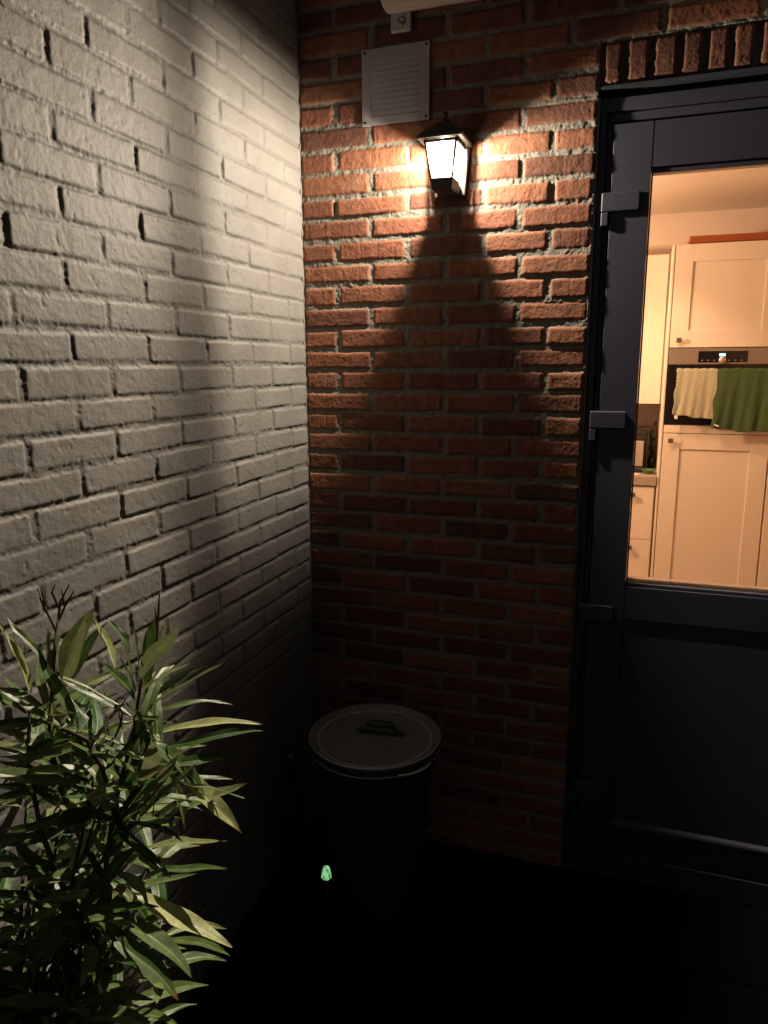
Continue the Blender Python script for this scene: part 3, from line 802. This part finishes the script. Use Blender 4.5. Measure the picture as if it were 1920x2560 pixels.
# kitchen ceiling spots (the lit lamps of the room, above and left of the door pane)
def spot(name, x, y, z, tx, ty, tz, e, size=75, soft=.03, lab=None):
    root = empty(name, (x, y, KC)); tag(root, lab, 'ceiling spot', 'recessed ceiling spots of the kitchen')
    mb = MB(); mb.lathe([(.028, -.0005), (.040, -.0005), (.040, -.004), (.033, -.006), (.028, -.003)], (x, y, KC), 24); mb.build('rim', mat('spot_rim', (.7, .7, .7), .4, .5), root)
    d_ = bpy.data.lights.new('spot_light', 'SPOT'); d_.energy = e; d_.color = (1.0, .57, .335); d_.spot_size = R(size); d_.spot_blend = .6; d_.shadow_soft_size = soft
    o = bpy.data.objects.new('spot_light', d_); COL.objects.link(o); o.parent = root
    v = (Vector((tx, ty, tz))-Vector((x, y, z))).normalized()
    o.location = (0, 0, z-KC); o.rotation_euler = v.to_track_quat('-Z', 'Y').to_euler()
spot('ceiling_spot', 0.55, 1.75, KC-.03, 1.15, 2.9, -1.0, KITCHEN_POWER*0.26, 110, .02, 'ceiling spot of the kitchen nearest the door')
spot('ceiling_spot', 0.75, 2.05, KC-.03, 1.15, 2.9, -1.75, KITCHEN_POWER*1.25, 80, .02, 'ceiling spot of the kitchen in front of the tall cabinets')
# globe lamp hanging in the kitchen, left of what the door pane shows
pd = empty('pendant_lamp', (-0.25, 2.05, KC)); tag(pd, 'hanging kitchen globe lamp', 'lamp')
mb = MB(); mb.tube([(-0.25, 2.05, KC), (-0.25, 2.05, KC-.45)], .003, 6); mb.build('cord', M_CM, pd)
mg_ = bpy.data.materials.new('globe_glass'); mg_.use_nodes = True
N, L = nodes(mg_); N.remove(N['Principled BSDF'])
t = N.new('ShaderNodeBsdfTransparent'); e = N.new('ShaderNodeEmission'); e.inputs[0].default_value = (1, .6, .3, 1); e.inputs[1].default_value = 2
ad = N.new('ShaderNodeAddShader'); L.new(t.outputs[0], ad.inputs[0]); L.new(e.outputs[0], ad.inputs[1]); L.new(ad.outputs[0], N['Material Output'].inputs[0])
mb = MB(); mb.lathe([(.02, .098)]+[(.1*math.sin(k*math.pi/16), .1*math.cos(k*math.pi/16)) for k in range(1, 16)]+[(0, -.1)], (-0.25, 2.05, KC-.55), 32); mb.build('globe', mg_, pd)
d_ = bpy.data.lights.new('pendant_light', 'POINT'); d_.energy = KITCHEN_POWER*3.5; d_.color = (1.0, .57, .335); d_.shadow_soft_size = .06
o = bpy.data.objects.new('pendant_light', d_); COL.objects.link(o); o.parent = pd; o.location = (0, 0, -.55)

# ---------------------------------------------------------------- black bin with lid
BX, BY, BZ = 0.342, -0.330, -1.505
M_ENAM = mat('black_enamel', (0.045, 0.050, 0.055), 0.38, 0.0, bump=.0004, bscale=70, var=.3, vscale=12)
M_RIM = mat('rim_sheen', (0.42, 0.46, 0.48), 0.35, 0.25, bump=.0002, bscale=70, var=.3, vscale=12)  # bluish sky sheen on the rims put into this lighter colour
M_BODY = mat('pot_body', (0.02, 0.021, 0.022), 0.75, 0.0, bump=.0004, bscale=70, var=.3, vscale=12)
M_ENAM2 = mat('lid_grey_metal', (0.13, 0.137, 0.137), 0.5, 0.0, bump=.0006, bscale=90, var=.35, vscale=10)  # lid colour, a lighter grey than the pot body
bn = empty('lidded_pot', (BX, BY, GROUND)); tag(bn, 'round black metal pot with a rimmed lid standing in the dark corner', 'pot')
mb = MB(); zb = GROUND+.012-BZ
mb.lathe([(0, zb), (.105, zb), (.115, zb+.01), (.150, zb+.30), (.168, -.040), (.181, -.028), (.184, -.020), (.181, -.014), (.172, -.016), (.165, -.04), (0, -.05)], (BX, BY, BZ), 96)
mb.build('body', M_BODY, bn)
mb = MB(); mb.lathe([(.1835+.0022*math.cos(q*math.pi/4), .0005+.0022*math.sin(q*math.pi/4)) for q in range(9)], (BX, BY, BZ), 96); mb.lathe([(.1595+.0020*math.cos(q*math.pi/4), -.0080+.0020*math.sin(q*math.pi/4)) for q in range(9)], (BX, BY, BZ), 96)
mb.lathe([(.1815+.0020*math.cos(q*math.pi/4), -.0270+.0020*math.sin(q*math.pi/4)) for q in range(9)], (BX, BY, BZ), 96)
mb.build('rim', M_RIM, bn)
mb = MB()
mb.lathe([(.170, -.0155), (.1815, -.012), (.1845, -.004), (.1840, .002), (.1815, .0045), (.1785, .002), (.172, -.002), (.163, -.006), (.160, -.011), (.1575, -.0075), (.154, -.0105), (.148, -.0135), (.05, -.011), (0, -.010)], (BX, BY, BZ), 96)
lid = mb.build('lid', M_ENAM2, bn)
mb = MB()    # strap handle: raised bridge with two feet, lying along x slightly turned
ca, sa = math.cos(.10), math.sin(.10)
hc = Vector((BX+.005, BY+.032, BZ-.010))
def hp(a, b, c): return (hc.x+a*ca-b*sa, hc.y+a*sa+b*ca, hc.z+c)
def strap(pts, wd=.011, th=.0022):
    for (a0, c0), (a1, c1) in zip(pts, pts[1:]):
        mb.hexa([hp(a0, -wd, c0-th), hp(a1, -wd, c1-th), hp(a1, wd, c1-th), hp(a0, wd, c0-th)], [hp(a0, -wd, c0+th), hp(a1, -wd, c1+th), hp(a1, wd, c1+th), hp(a0, wd, c0+th)])
strap([(-.068, .003), (-.050, .003), (-.040, .022), (.040, .022), (.050, .003), (.068, .003)])
mb.hexa([hp(-.038, -.013, .0245), hp(.038, -.013, .0245), hp(.038, .013, .0245), hp(-.038, .013, .0245)], [hp(-.036, -.011, .034), hp(.036, -.011, .034), hp(.036, .011, .034), hp(-.036, .011, .034)], .003)
mb.build('handle', M_ENAM, lid)
# bail handle and its ear on the right front
mb = MB(); pts = []
for k in range(9):
    a = R(-52+k*4.2); r_ = .190+.004*math.sin(k/8*math.pi)
    pts.append((BX+r_*math.cos(a), BY+r_*math.sin(a), BZ-.020-.003*math.sin(k/8*math.pi)))
mb.tube(pts, .0028, 8)
mb.build('bail', mat('glint_wire', (.80, .74, .66), .4, .4), bn)  # warm glint on the wire put into its pale colour
mb = MB(); a = R(-14); mb.box(BX+.183*math.cos(a)-.004, BX+.183*math.cos(a)+.018, BY+.183*math.sin(a)-.010, BY+.183*math.sin(a)+.012, BZ-.034, BZ-.014, .003); mb.build('ear', M_ENAM, bn)

# dark bottle by the painted wall
mb = MB()
mb.lathe([(0, 0), (.030, 0), (.034, .01), (.034, .24), (.022, .30), (.0175, .33), (.0175, .372), (.0205, .374), (.0205, .386), (.0165, .388), (.014, .37), (.0, .36)], (0.062, -0.30, GROUND+.0135), 40)
o = mb.build('bottle', mat('dark_glass', (.02, .03, .028), .12, coat=.5), None, (0.062, -0.30, GROUND+.0135)); tag(o, 'dark glass bottle standing between the black pot and the painted wall', 'bottle')

# small glowing green garden light
gx, gy, gz = 0.305, -0.600, -1.774
gl = empty('garden_light', (gx, gy, GROUND)); tag(gl, 'tiny glowing green ribbed cone light on a thin stake in the dark', 'garden light')
mb = MB(); mb.tube([(gx, gy, GROUND), (gx, gy, gz)], .0025, 8); mb.build('stake', M_GASKET, gl)
mg = bpy.data.materials.new('green_glow'); mg.use_nodes = True
N, L = nodes(mg); b = N['Principled BSDF']; b.inputs['Base Color'].default_value = (.15, .5, .2, 1)
n = N.new('ShaderNodeTexNoise'); n.inputs['Scale'].default_value = 120; n.inputs['Detail'].default_value = 4
tc = N.new('ShaderNodeTexCoord'); mp = N.new('ShaderNodeMapping'); mp.inputs['Scale'].default_value = (1, 1, .25); L.new(tc.outputs['Object'], mp.inputs[0]); L.new(mp.outputs[0], n.inputs['Vector'])
cr = N.new('ShaderNodeValToRGB'); cr.color_ramp.elements[0].color = (.03, .22, .04, 1); cr.color_ramp.elements[1].color = (.40, .85, .42, 1); cr.color_ramp.elements[0].position = .38; cr.color_ramp.elements[1].position = .55
L.new(n.outputs['Fac'], cr.inputs[0]); L.new(cr.outputs[0], b.inputs['Emission Color']); b.inputs['Emission Strength'].default_value = .8
mb = MB()
nn = 40; rings = []
for (r_, h) in [(.0105, 0), (.0125, .002), (.0118, .010), (.0095, .022), (.0075, .030), (.004, .033), (.0008, .0335)]:
    rings.append([mb.bm.verts.new((gx+r_*(1+.10*math.cos(k*2*math.pi/nn*7))*math.cos(k*2*math.pi/nn), gy+r_*(1+.10*math.cos(k*2*math.pi/nn*7))*math.sin(k*2*math.pi/nn), gz+h)) for k in range(nn)])
for a, b2 in zip(rings, rings[1:]):
    for k in range(nn):
        f = mb.bm.faces.new((a[k], a[(k+1) % nn], b2[(k+1) % nn], b2[k])); f.smooth = True
mb.bm.faces.new(rings[0][::-1]); mb.bm.faces.new(rings[-1])
mb.build('lit_cone', mg, gl)

# ---------------------------------------------------------------- oleander in a pot
LEAVES= [[[0.318, -1.27, -1.031], [0.485, -1.22, -1.013], 15, 14], [[0.289, -1.25, -1.009], [0.396, -1.15, -1.027], 8, 10], [[0.314, -1.28, -0.994], [0.449, -1.26, -0.901], 11, 3], [[0.304, -1.26, -0.979], [0.387, -1.2, -0.94], 9, 3], [[0.343, -1.3, -0.94], [0.427, -1.28, -0.843], 14, 4], [[0.333, -1.3, -0.949], [0.417, -1.3, -0.891], 12, 2], [[0.357, -1.32, -0.915], [0.447, -1.36, -0.81], 16, 5], [[0.324, -1.3, -0.961], [0.303, -1.33, -0.89], 17, 3], [[0.295, -1.3, -0.918], [0.267, -1.3, -0.839], 13, 3], [[0.31, -1.29, -0.892], [0.276, -1.28, -0.844], 12, 2], [[0.352, -1.32, -0.902], [0.363, -1.34, -0.823], 16, 4], [[0.342, -1.3, -0.933], [0.363, -1.3, -0.84], 14, 3], [[0.318, -1.28, -0.938], [0.34, -1.25, -0.845], 12, 3], [[0.358, -1.34, -0.92], [0.354, -1.37, -0.848], 15, 4], [[0.331, -1.3, -0.963], [0.314, -1.2, -0.876], 10, 3], [[0.289, -1.26, -1.004], [0.328, -1.15, -0.936], 7, 3], [[0.369, -1.35, -0.921], [0.393, -1.4, -0.82], 13, 3], [[0.367, -1.32, -1.005], [0.438, -1.3, -1.108], 26, 14], [[0.382, -1.3, -1.042], [0.477, -1.28, -1.158], 24, 5], [[0.395, -1.3, -1.121], [0.495, -1.28, -1.065], 20, -4], [[0.319, -1.32, -1.194], [0.468, -1.3, -1.152], 15, 3], [[0.297, -1.33, -1.198], [0.397, -1.34, -1.203], 17, 4], [[0.309, -1.33, -1.252], [0.482, -1.33, -1.307], 26, 5], [[0.289, -1.33, -1.293], [0.425, -1.34, -1.369], 24, 6], [[0.299, -1.36, -1.301], [0.414, -1.37, -1.379], 27, 6], [[0.212, -1.38, -1.329], [0.301, -1.4, -1.398], 27, 6], [[0.278, -1.34, -1.197], [0.191, -1.36, -1.311], 18, 4], [[0.276, -1.34, -1.159], [0.148, -1.38, -1.223], 16, 5], [[0.27, -1.34, -1.138], [0.154, -1.36, -1.096], 12, 3], [[0.299, -1.31, -1.186], [0.433, -1.3, -1.069], 14, -3], [[0.287, -1.33, -1.179], [0.455, -1.34, -1.007], 16, -3], [[0.314, -1.34, -1.143], [0.453, -1.37, -0.971], 16, -4], [[0.225, -1.4, -1.451], [0.402, -1.4, -1.389], 22, 10], [[0.161, -1.27, -0.973], [0.21, -1.24, -0.847], 24, 5], [[0.184, -1.3, -0.971], [0.254, -1.3, -0.838], 18, 4], [[0.135, -1.25, -0.993], [0.186, -1.18, -0.898], 12, 3], [[0.197, -1.31, -0.906], [0.226, -1.33, -0.831], 20, 5], [[0.197, -1.33, -0.92], [0.236, -1.36, -0.834], 20, 4], [[0.154, -1.32, -0.967], [0.153, -1.36, -0.836], 14, 3], [[0.146, -1.31, -0.965], [0.152, -1.34, -0.864], 13, 3], [[0.163, -1.3, -0.929], [0.104, -1.3, -0.855], 9, 2], [[0.219, -1.33, -1.094], [0.199, -1.33, -0.959], 17, 6], [[0.209, -1.32, -1.101], [0.169, -1.31, -0.976], 13, -4], [[0.134, -1.26, -1.045], [0.21, -1.2, -0.964], 11, 3], [[0.115, -1.24, -1.049], [0.195, -1.17, -0.986], 9, 3], [[0.138, -1.26, -1.052], [0.228, -1.22, -1.001], 9, 2], [[0.146, -1.27, -1.058], [0.221, -1.22, -1.018], 9, 2], [[0.215, -1.34, -0.913], [0.359, -1.3, -1.01], 7, 8], [[0.218, -1.34, -0.999], [0.348, -1.3, -1.048], 6, 6], [[0.203, -1.35, -1.092], [0.168, -1.4, -1.027], 16, 4], [[0.208, -1.35, -1.114], [0.14, -1.38, -1.08], 16, 5], [[0.298, -1.35, -1.148], [0.282, -1.38, -1.059], 10, 3], [[0.273, -1.33, -1.061], [0.291, -1.36, -0.976], 16, 4], [[0.223, -1.28, -1.051], [0.271, -1.24, -1.036], 11, 3], [[0.224, -1.36, -1.142], [0.151, -1.4, -1.147], 13, 3], [[0.184, -1.34, -1.034], [0.14, -1.37, -1.004], 12, 3], [[0.183, -1.35, -1.051], [0.127, -1.37, -1.096], 10, 3], [[0.258, -1.33, -1.217], [0.233, -1.35, -1.132], 14, 4], [[0.306, -1.36, -1.192], [0.303, -1.38, -1.268], 13, 3], [[0.378, -1.34, -1.049], [0.478, -1.36, -0.965], 12, 3], [[0.369, -1.36, -1.053], [0.44, -1.4, -0.951], 16, 4], [[0.381, -1.33, -1.019], [0.365, -1.33, -1.116], 18, 4], [[0.369, -1.3, -1.045], [0.397, -1.3, -1.151], 14, 4], [[0.255, -1.36, -1.018], [0.338, -1.38, -1.062], 12, 4], [[0.258, -1.38, -1.227], [0.176, -1.42, -1.248], 16, 4], [[0.266, -1.4, -1.24], [0.198, -1.42, -1.334], 20, 5], [[0.279, -1.4, -1.266], [0.214, -1.42, -1.345], 20, 5], [[0.309, -1.35, -1.206], [0.385, -1.37, -1.231], 13, 3], [[0.299, -1.35, -1.224], [0.359, -1.37, -1.261], 11, 3]]
STEMS= [[[0.24, -1.38, -1.465], [0.276, -1.37, -1.331], [0.286, -1.35, -1.227], [0.29, -1.33, -1.148], [0.315, -1.33, -1.067], [0.331, -1.32, -1.012], [0.341, -1.31, -0.943], [0.346, -1.3, -0.897], [0.351, -1.3, -0.865]], [[0.286, -1.35, -1.227], [0.247, -1.35, -1.159], [0.211, -1.34, -1.097], [0.188, -1.33, -1.031], [0.193, -1.32, -0.961], [0.197, -1.31, -0.891], [0.204, -1.31, -0.862]], [[0.276, -1.37, -1.331], [0.267, -1.4, -1.232], [0.208, -1.38, -1.148], [0.175, -1.36, -1.055], [0.17, -1.34, -0.97]], [[0.29, -1.33, -1.148], [0.345, -1.33, -1.076], [0.369, -1.32, -1.026], [0.371, -1.31, -1.01]], [[0.334, -1.36, -1.126], [0.296, -1.35, -1.038], [0.28, -1.35, -1.005], [0.238, -1.34, -1.003], [0.174, -1.33, -1.0]]]
TWIGS= [[[0.193, -1.3, -0.87], [0.175, -1.3, -0.833], [0.165, -1.3, -0.804]], [[0.175, -1.3, -0.833], [0.175, -1.3, -0.804]], [[0.193, -1.3, -0.87], [0.206, -1.3, -0.822], [0.226, -1.3, -0.793]], [[0.204, -1.3, -0.837], [0.192, -1.3, -0.809], [0.2, -1.3, -0.796]], [[0.195, -1.3, -0.859], [0.213, -1.3, -0.829], [0.233, -1.3, -0.802]], [[0.178, -1.3, -0.839], [0.167, -1.3, -0.819]], [[0.212, -1.3, -0.827], [0.211, -1.3, -0.799]], [[0.369, -1.3, -0.866], [0.376, -1.3, -0.818], [0.38, -1.3, -0.791]], [[0.372, -1.3, -0.846], [0.371, -1.3, -0.812]], [[0.265, -1.3, -1.064], [0.297, -1.3, -0.998], [0.305, -1.3, -0.964]], [[0.273, -1.3, -1.047], [0.272, -1.3, -1.002]], [[0.297, -1.3, -1.006], [0.294, -1.3, -0.977]]]

def leaf_material():
    m = bpy.data.materials.new('oleander_leaf'); m.use_nodes = True
    N, L = nodes(m); b = N['Principled BSDF']
    geo = N.new('ShaderNodeNewGeometry')
    ra = attr(N, 'rnd'); mid = attr(N, 'mid'); tip = attr(N, 'tip')
    top = N.new('ShaderNodeMix'); top.data_type = 'RGBA'; top.inputs['A'].default_value = (.026, .088, .011, 1); top.inputs['B'].default_value = (.44, .47, .20, 1); L.new(ra, top.inputs['Factor'])  # pale end carries the lamp light put into lit leaves
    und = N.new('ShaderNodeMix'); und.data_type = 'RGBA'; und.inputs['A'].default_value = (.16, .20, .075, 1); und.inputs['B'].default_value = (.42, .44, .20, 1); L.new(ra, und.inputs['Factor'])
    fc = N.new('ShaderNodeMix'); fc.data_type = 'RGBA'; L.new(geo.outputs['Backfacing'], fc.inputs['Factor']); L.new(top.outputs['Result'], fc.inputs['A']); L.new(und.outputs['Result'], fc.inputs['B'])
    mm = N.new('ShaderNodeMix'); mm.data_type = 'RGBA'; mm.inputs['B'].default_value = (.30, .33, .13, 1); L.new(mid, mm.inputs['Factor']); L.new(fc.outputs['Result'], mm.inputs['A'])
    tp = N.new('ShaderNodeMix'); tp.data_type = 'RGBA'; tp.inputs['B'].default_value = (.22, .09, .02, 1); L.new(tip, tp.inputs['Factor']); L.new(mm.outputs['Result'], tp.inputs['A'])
    n = N.new('ShaderNodeTexNoise'); n.inputs['Scale'].default_value = 70; n.inputs['Detail'].default_value = 5
    tc = N.new('ShaderNodeTexCoord'); L.new(tc.outputs['Object'], n.inputs['Vector'])
    hs = N.new('ShaderNodeHueSaturation'); L.new(tp.outputs['Result'], hs.inputs['Color'])
    mr = N.new('ShaderNodeMapRange'); mr.inputs['From Min'].default_value = .3; mr.inputs['From Max'].default_value = .7; mr.inputs['To Min'].default_value = .75; mr.inputs['To Max'].default_value = 1.2
    L.new(n.outputs['Fac'], mr.inputs['Value']); L.new(mr.outputs[0], hs.inputs['Value'])
    L.new(hs.outputs[0], b.inputs['Base Color'])
    b.inputs['Roughness'].default_value = .42; b.inputs['Specular IOR Level'].default_value = .4
    bp = N.new('ShaderNodeBump'); bp.inputs['Distance'].default_value = .0006; L.new(n.outputs['Fac'], bp.inputs['Height']); L.new(bp.outputs[0], b.inputs['Normal'])
    tr = N.new('ShaderNodeBsdfTranslucent'); L.new(hs.outputs[0], tr.inputs[0])
    ms = N.new('ShaderNodeMixShader'); ms.inputs[0].default_value = .22
    L.new(b.outputs[0], ms.inputs[1]); L.new(tr.outputs[0], ms.inputs[2]); L.new(ms.outputs[0], N['Material Output'].inputs[0])
    return m
lv_co, lv_f, lv_r, lv_m, lv_t = [], [], [], [], []
rp = random.Random(21)
CAMP = Vector((0.9888, -2.1104, -0.485)); LAMPP = Vector((0.463, -0.086, 0.062))
def add_leaf(b, t, w_, arch, faceto=None, brown=0.0, rnd=None, twist=0.0):
    b = Vector(b); t = Vector(t); ax = t-b; L_ = ax.length; d_ = ax.normalized()
    nrm = faceto if faceto is not None else Vector((rp.uniform(-.4, .4), rp.uniform(-1, .2), rp.uniform(.2, 1)))
    side = d_.cross(nrm)
    if side.length < .05: side = d_.cross(Vector((0, 0, 1)))
    side.normalize(); n_ = side.cross(d_).normalized()
    rnd = rp.random() if rnd is None else rnd
    ns = 14; base = len(lv_co)
    upv = Vector((0, 0, 1))
    QS = (-1, -.6, -.14, -.05, .05, .14, .6, 1)
    wav = rp.uniform(0, 6); asym = rp.uniform(-.12, .12)
    for i in range(ns+1):
        s = i/ns
        prof_ = (math.sin(math.pi*min(1, s**(0.86+asym)))**0.9) if 0 < s < 1 else 0
        hw_ = max(w_*.5*prof_, .0006)
        c = b + d_*(L_*s) + upv*(arch*math.sin(math.pi*s)) + side*(.005*math.sin(s*5+rnd*6))
        rot = Matrix.Rotation(twist*s, 3, d_)
        sd = rot @ side; nn_ = rot @ n_
        fold = .25
        for q in QS:
            lv_co.append(c + sd*(hw_*q*(1+asym*q*.5)) + nn_*(hw_*fold*abs(q)+.0009*math.sin(s*15+wav+q*2)*abs(q)) )
            lv_r.append(rnd); lv_m.append(.55 if abs(q) < .1 and s < .93 else 0.0); lv_t.append(brown*max(0, (s-.86)/.1) if s > .86 else 0)
    for i in range(ns):
        for q in range(7):
            a = base+i*8+q
            lv_f.append((a, a+1, a+9, a+8))
BROWN = {18: 1.0, 19: 1.0, 24: .7, 22: .3}
for i, (b_, t_, w_, ar) in enumerate(LEAVES):
    mid_ = (Vector(b_)+Vector(t_))/2
    tocam = (CAMP-mid_).normalized()
    tl = (LAMPP-mid_).normalized(); f_ = (tocam*.85 + tl*.85 + Vector((rp.uniform(-.3, .3), rp.uniform(-.3, .3), rp.uniform(-.2, .3)))).normalized()
    if i in (0, 4, 5, 17, 18, 20, 22, 23): f_ = (tocam*.85+tl*.9).normalized()
    lit_tone = .1 if i in (6, 10, 11, 12, 17, 24, 36, 37) else (1.0 if i in (0, 4, 5, 8, 18, 22, 38) else rp.uniform(0, .55))  # light and shade put into leaf colour: lit leaves pale, shaded ones dark
    # thin ones turn their edge to the camera
    add_leaf(b_, t_, w_*.00140, ar*.001, f_, BROWN.get(i, 0.0), lit_tone, rp.uniform(-.3, .3))
def whorl(p, d_, n, ln, w_, spread=.9):
    a0 = rp.uniform(0, 6.28)
    t1 = d_.cross(Vector((1, .3, .2))).normalized(); t2_ = d_.cross(t1)
    for k in range(n):
        a = a0+k*2*math.pi/n+rp.uniform(-.25, .25)
        out = t1*math.cos(a)+t2_*math.sin(a)
        v = (d_*(1-spread*.55)+out*spread+Vector((0, 0, -.15))).normalized()
        l_ = ln*rp.uniform(.75, 1.15)
        e_ = p+v*l_
        if e_.x < .015: e_.x = .015+abs(e_.x)*.15
        add_leaf(p+out*.004, e_, w_*rp.uniform(.8, 1.15), .008*rp.uniform(-.5, 1.5), (Vector((.55+rp.uniform(-.3, .3), .15+rp.uniform(-.35, .35), 1))).normalized(), rp.choice([0, 0, 0, .5]), rp.random()**2*.45, rp.uniform(-.25, .25))
def along(pts, s):
    pts = [Vector(q) for q in pts]; Ls = [(b-a).length for a, b in zip(pts, pts[1:])]; T_ = sum(Ls)*s
    for a, b, l_ in zip(pts, pts[1:], Ls):
        if T_ <= l_: return a+(b-a)*(T_/l_), (b-a).normalized()
        T_ -= l_
    return pts[-1], (pts[-1]-pts[-2]).normalized()
for st in STEMS[:5]:
    for s in np.arange(.06, 1.0, .15):
        p_, d_ = along(st, s)
        if p_.z < -.98: whorl(p_, d_, 3, .135, .019, .9)
root_c = Vector((0.16, -1.50, -1.72))
EXTRA = []
for k in range(17):
    e_ = Vector((0.05+.29*rp.random(), -1.20-.20*rp.random(), -1.42+.36*rp.random()))
    if e_.x+e_.y*-.0 > .36: e_.x = .3
    m_ = root_c.lerp(e_, .5)+Vector((rp.uniform(-.03, .03), rp.uniform(-.03, .03), .03))
    st = [tuple(root_c+Vector((rp.uniform(-.04, .04), rp.uniform(-.04, .04), 0))), tuple(m_), tuple(e_)]
    EXTRA.append(st)
    for s in np.arange(.5, 1.01, .25):
        p_, d_ = along(st, s); whorl(p_, d_, 4, .15, .021, .95)
me = bpy.data.meshes.new('foliage'); me.from_pydata([tuple(c) for c in lv_co], [], lv_f)
for nme, arr in (('rnd', lv_r), ('mid', lv_m), ('tip', lv_t)):
    at = me.attributes.new(nme, 'FLOAT', 'POINT'); at.data.foreach_set('value', np.array(arr, np.float32))
for f in me.polygons: f.use_smooth = True
me.materials.append(leaf_material())
ole = empty('oleander', (0.16, -1.50, GROUND)); tag(ole, 'potted oleander with long narrow leaves in front of the painted wall', 'plant')
fo = bpy.data.objects.new('foliage', me); COL.objects.link(fo); fo.parent = ole; fo.location = -Vector(ole.location)
M_BARK = mat('oleander_bark', (.075, .045, .028), .8, bump=.0012, bscale=140, var=.4, vscale=40)
for st in [STEMS[0], STEMS[1], STEMS[2], STEMS[3], STEMS[4]]:
    mb = MB(); n_ = len(st)
    pts = [tuple(q) for q in st]
    if st in (STEMS[0],): pts = [tuple(root_c), (0.2, -1.44, -1.6)] + pts
    mb.tube(pts, [max(.0016, .0052*(1-i/len(pts)*.7)) for i in range(len(pts))], 8); mb.build('stem', M_BARK, ole)
for st in EXTRA:
    mb = MB(); mb.tube(st, [.005, .0035, .002], 7); mb.build('stem', M_BARK, ole)
M_TW = mat('red_twig', (.10, .035, .022), .7)
for tw in TWIGS:
    mb = MB()
    mb.tube([tuple(q) for q in tw], [.0017]*(len(tw)-1)+[.0009], 6)
    mb.build('twig', M_TW, ole)
mb = MB(); mb.lathe([(0, 0), (.12, 0), (.13, .01), (.165, .30), (.175, .30), (.176, .325), (.160, .327), (.155, .30), (0, .29)], (.185, -1.52, GROUND+.013), 48)
mb.build('pot', mat('dark_pot', (.04, .038, .036), .6, var=.2), ole)
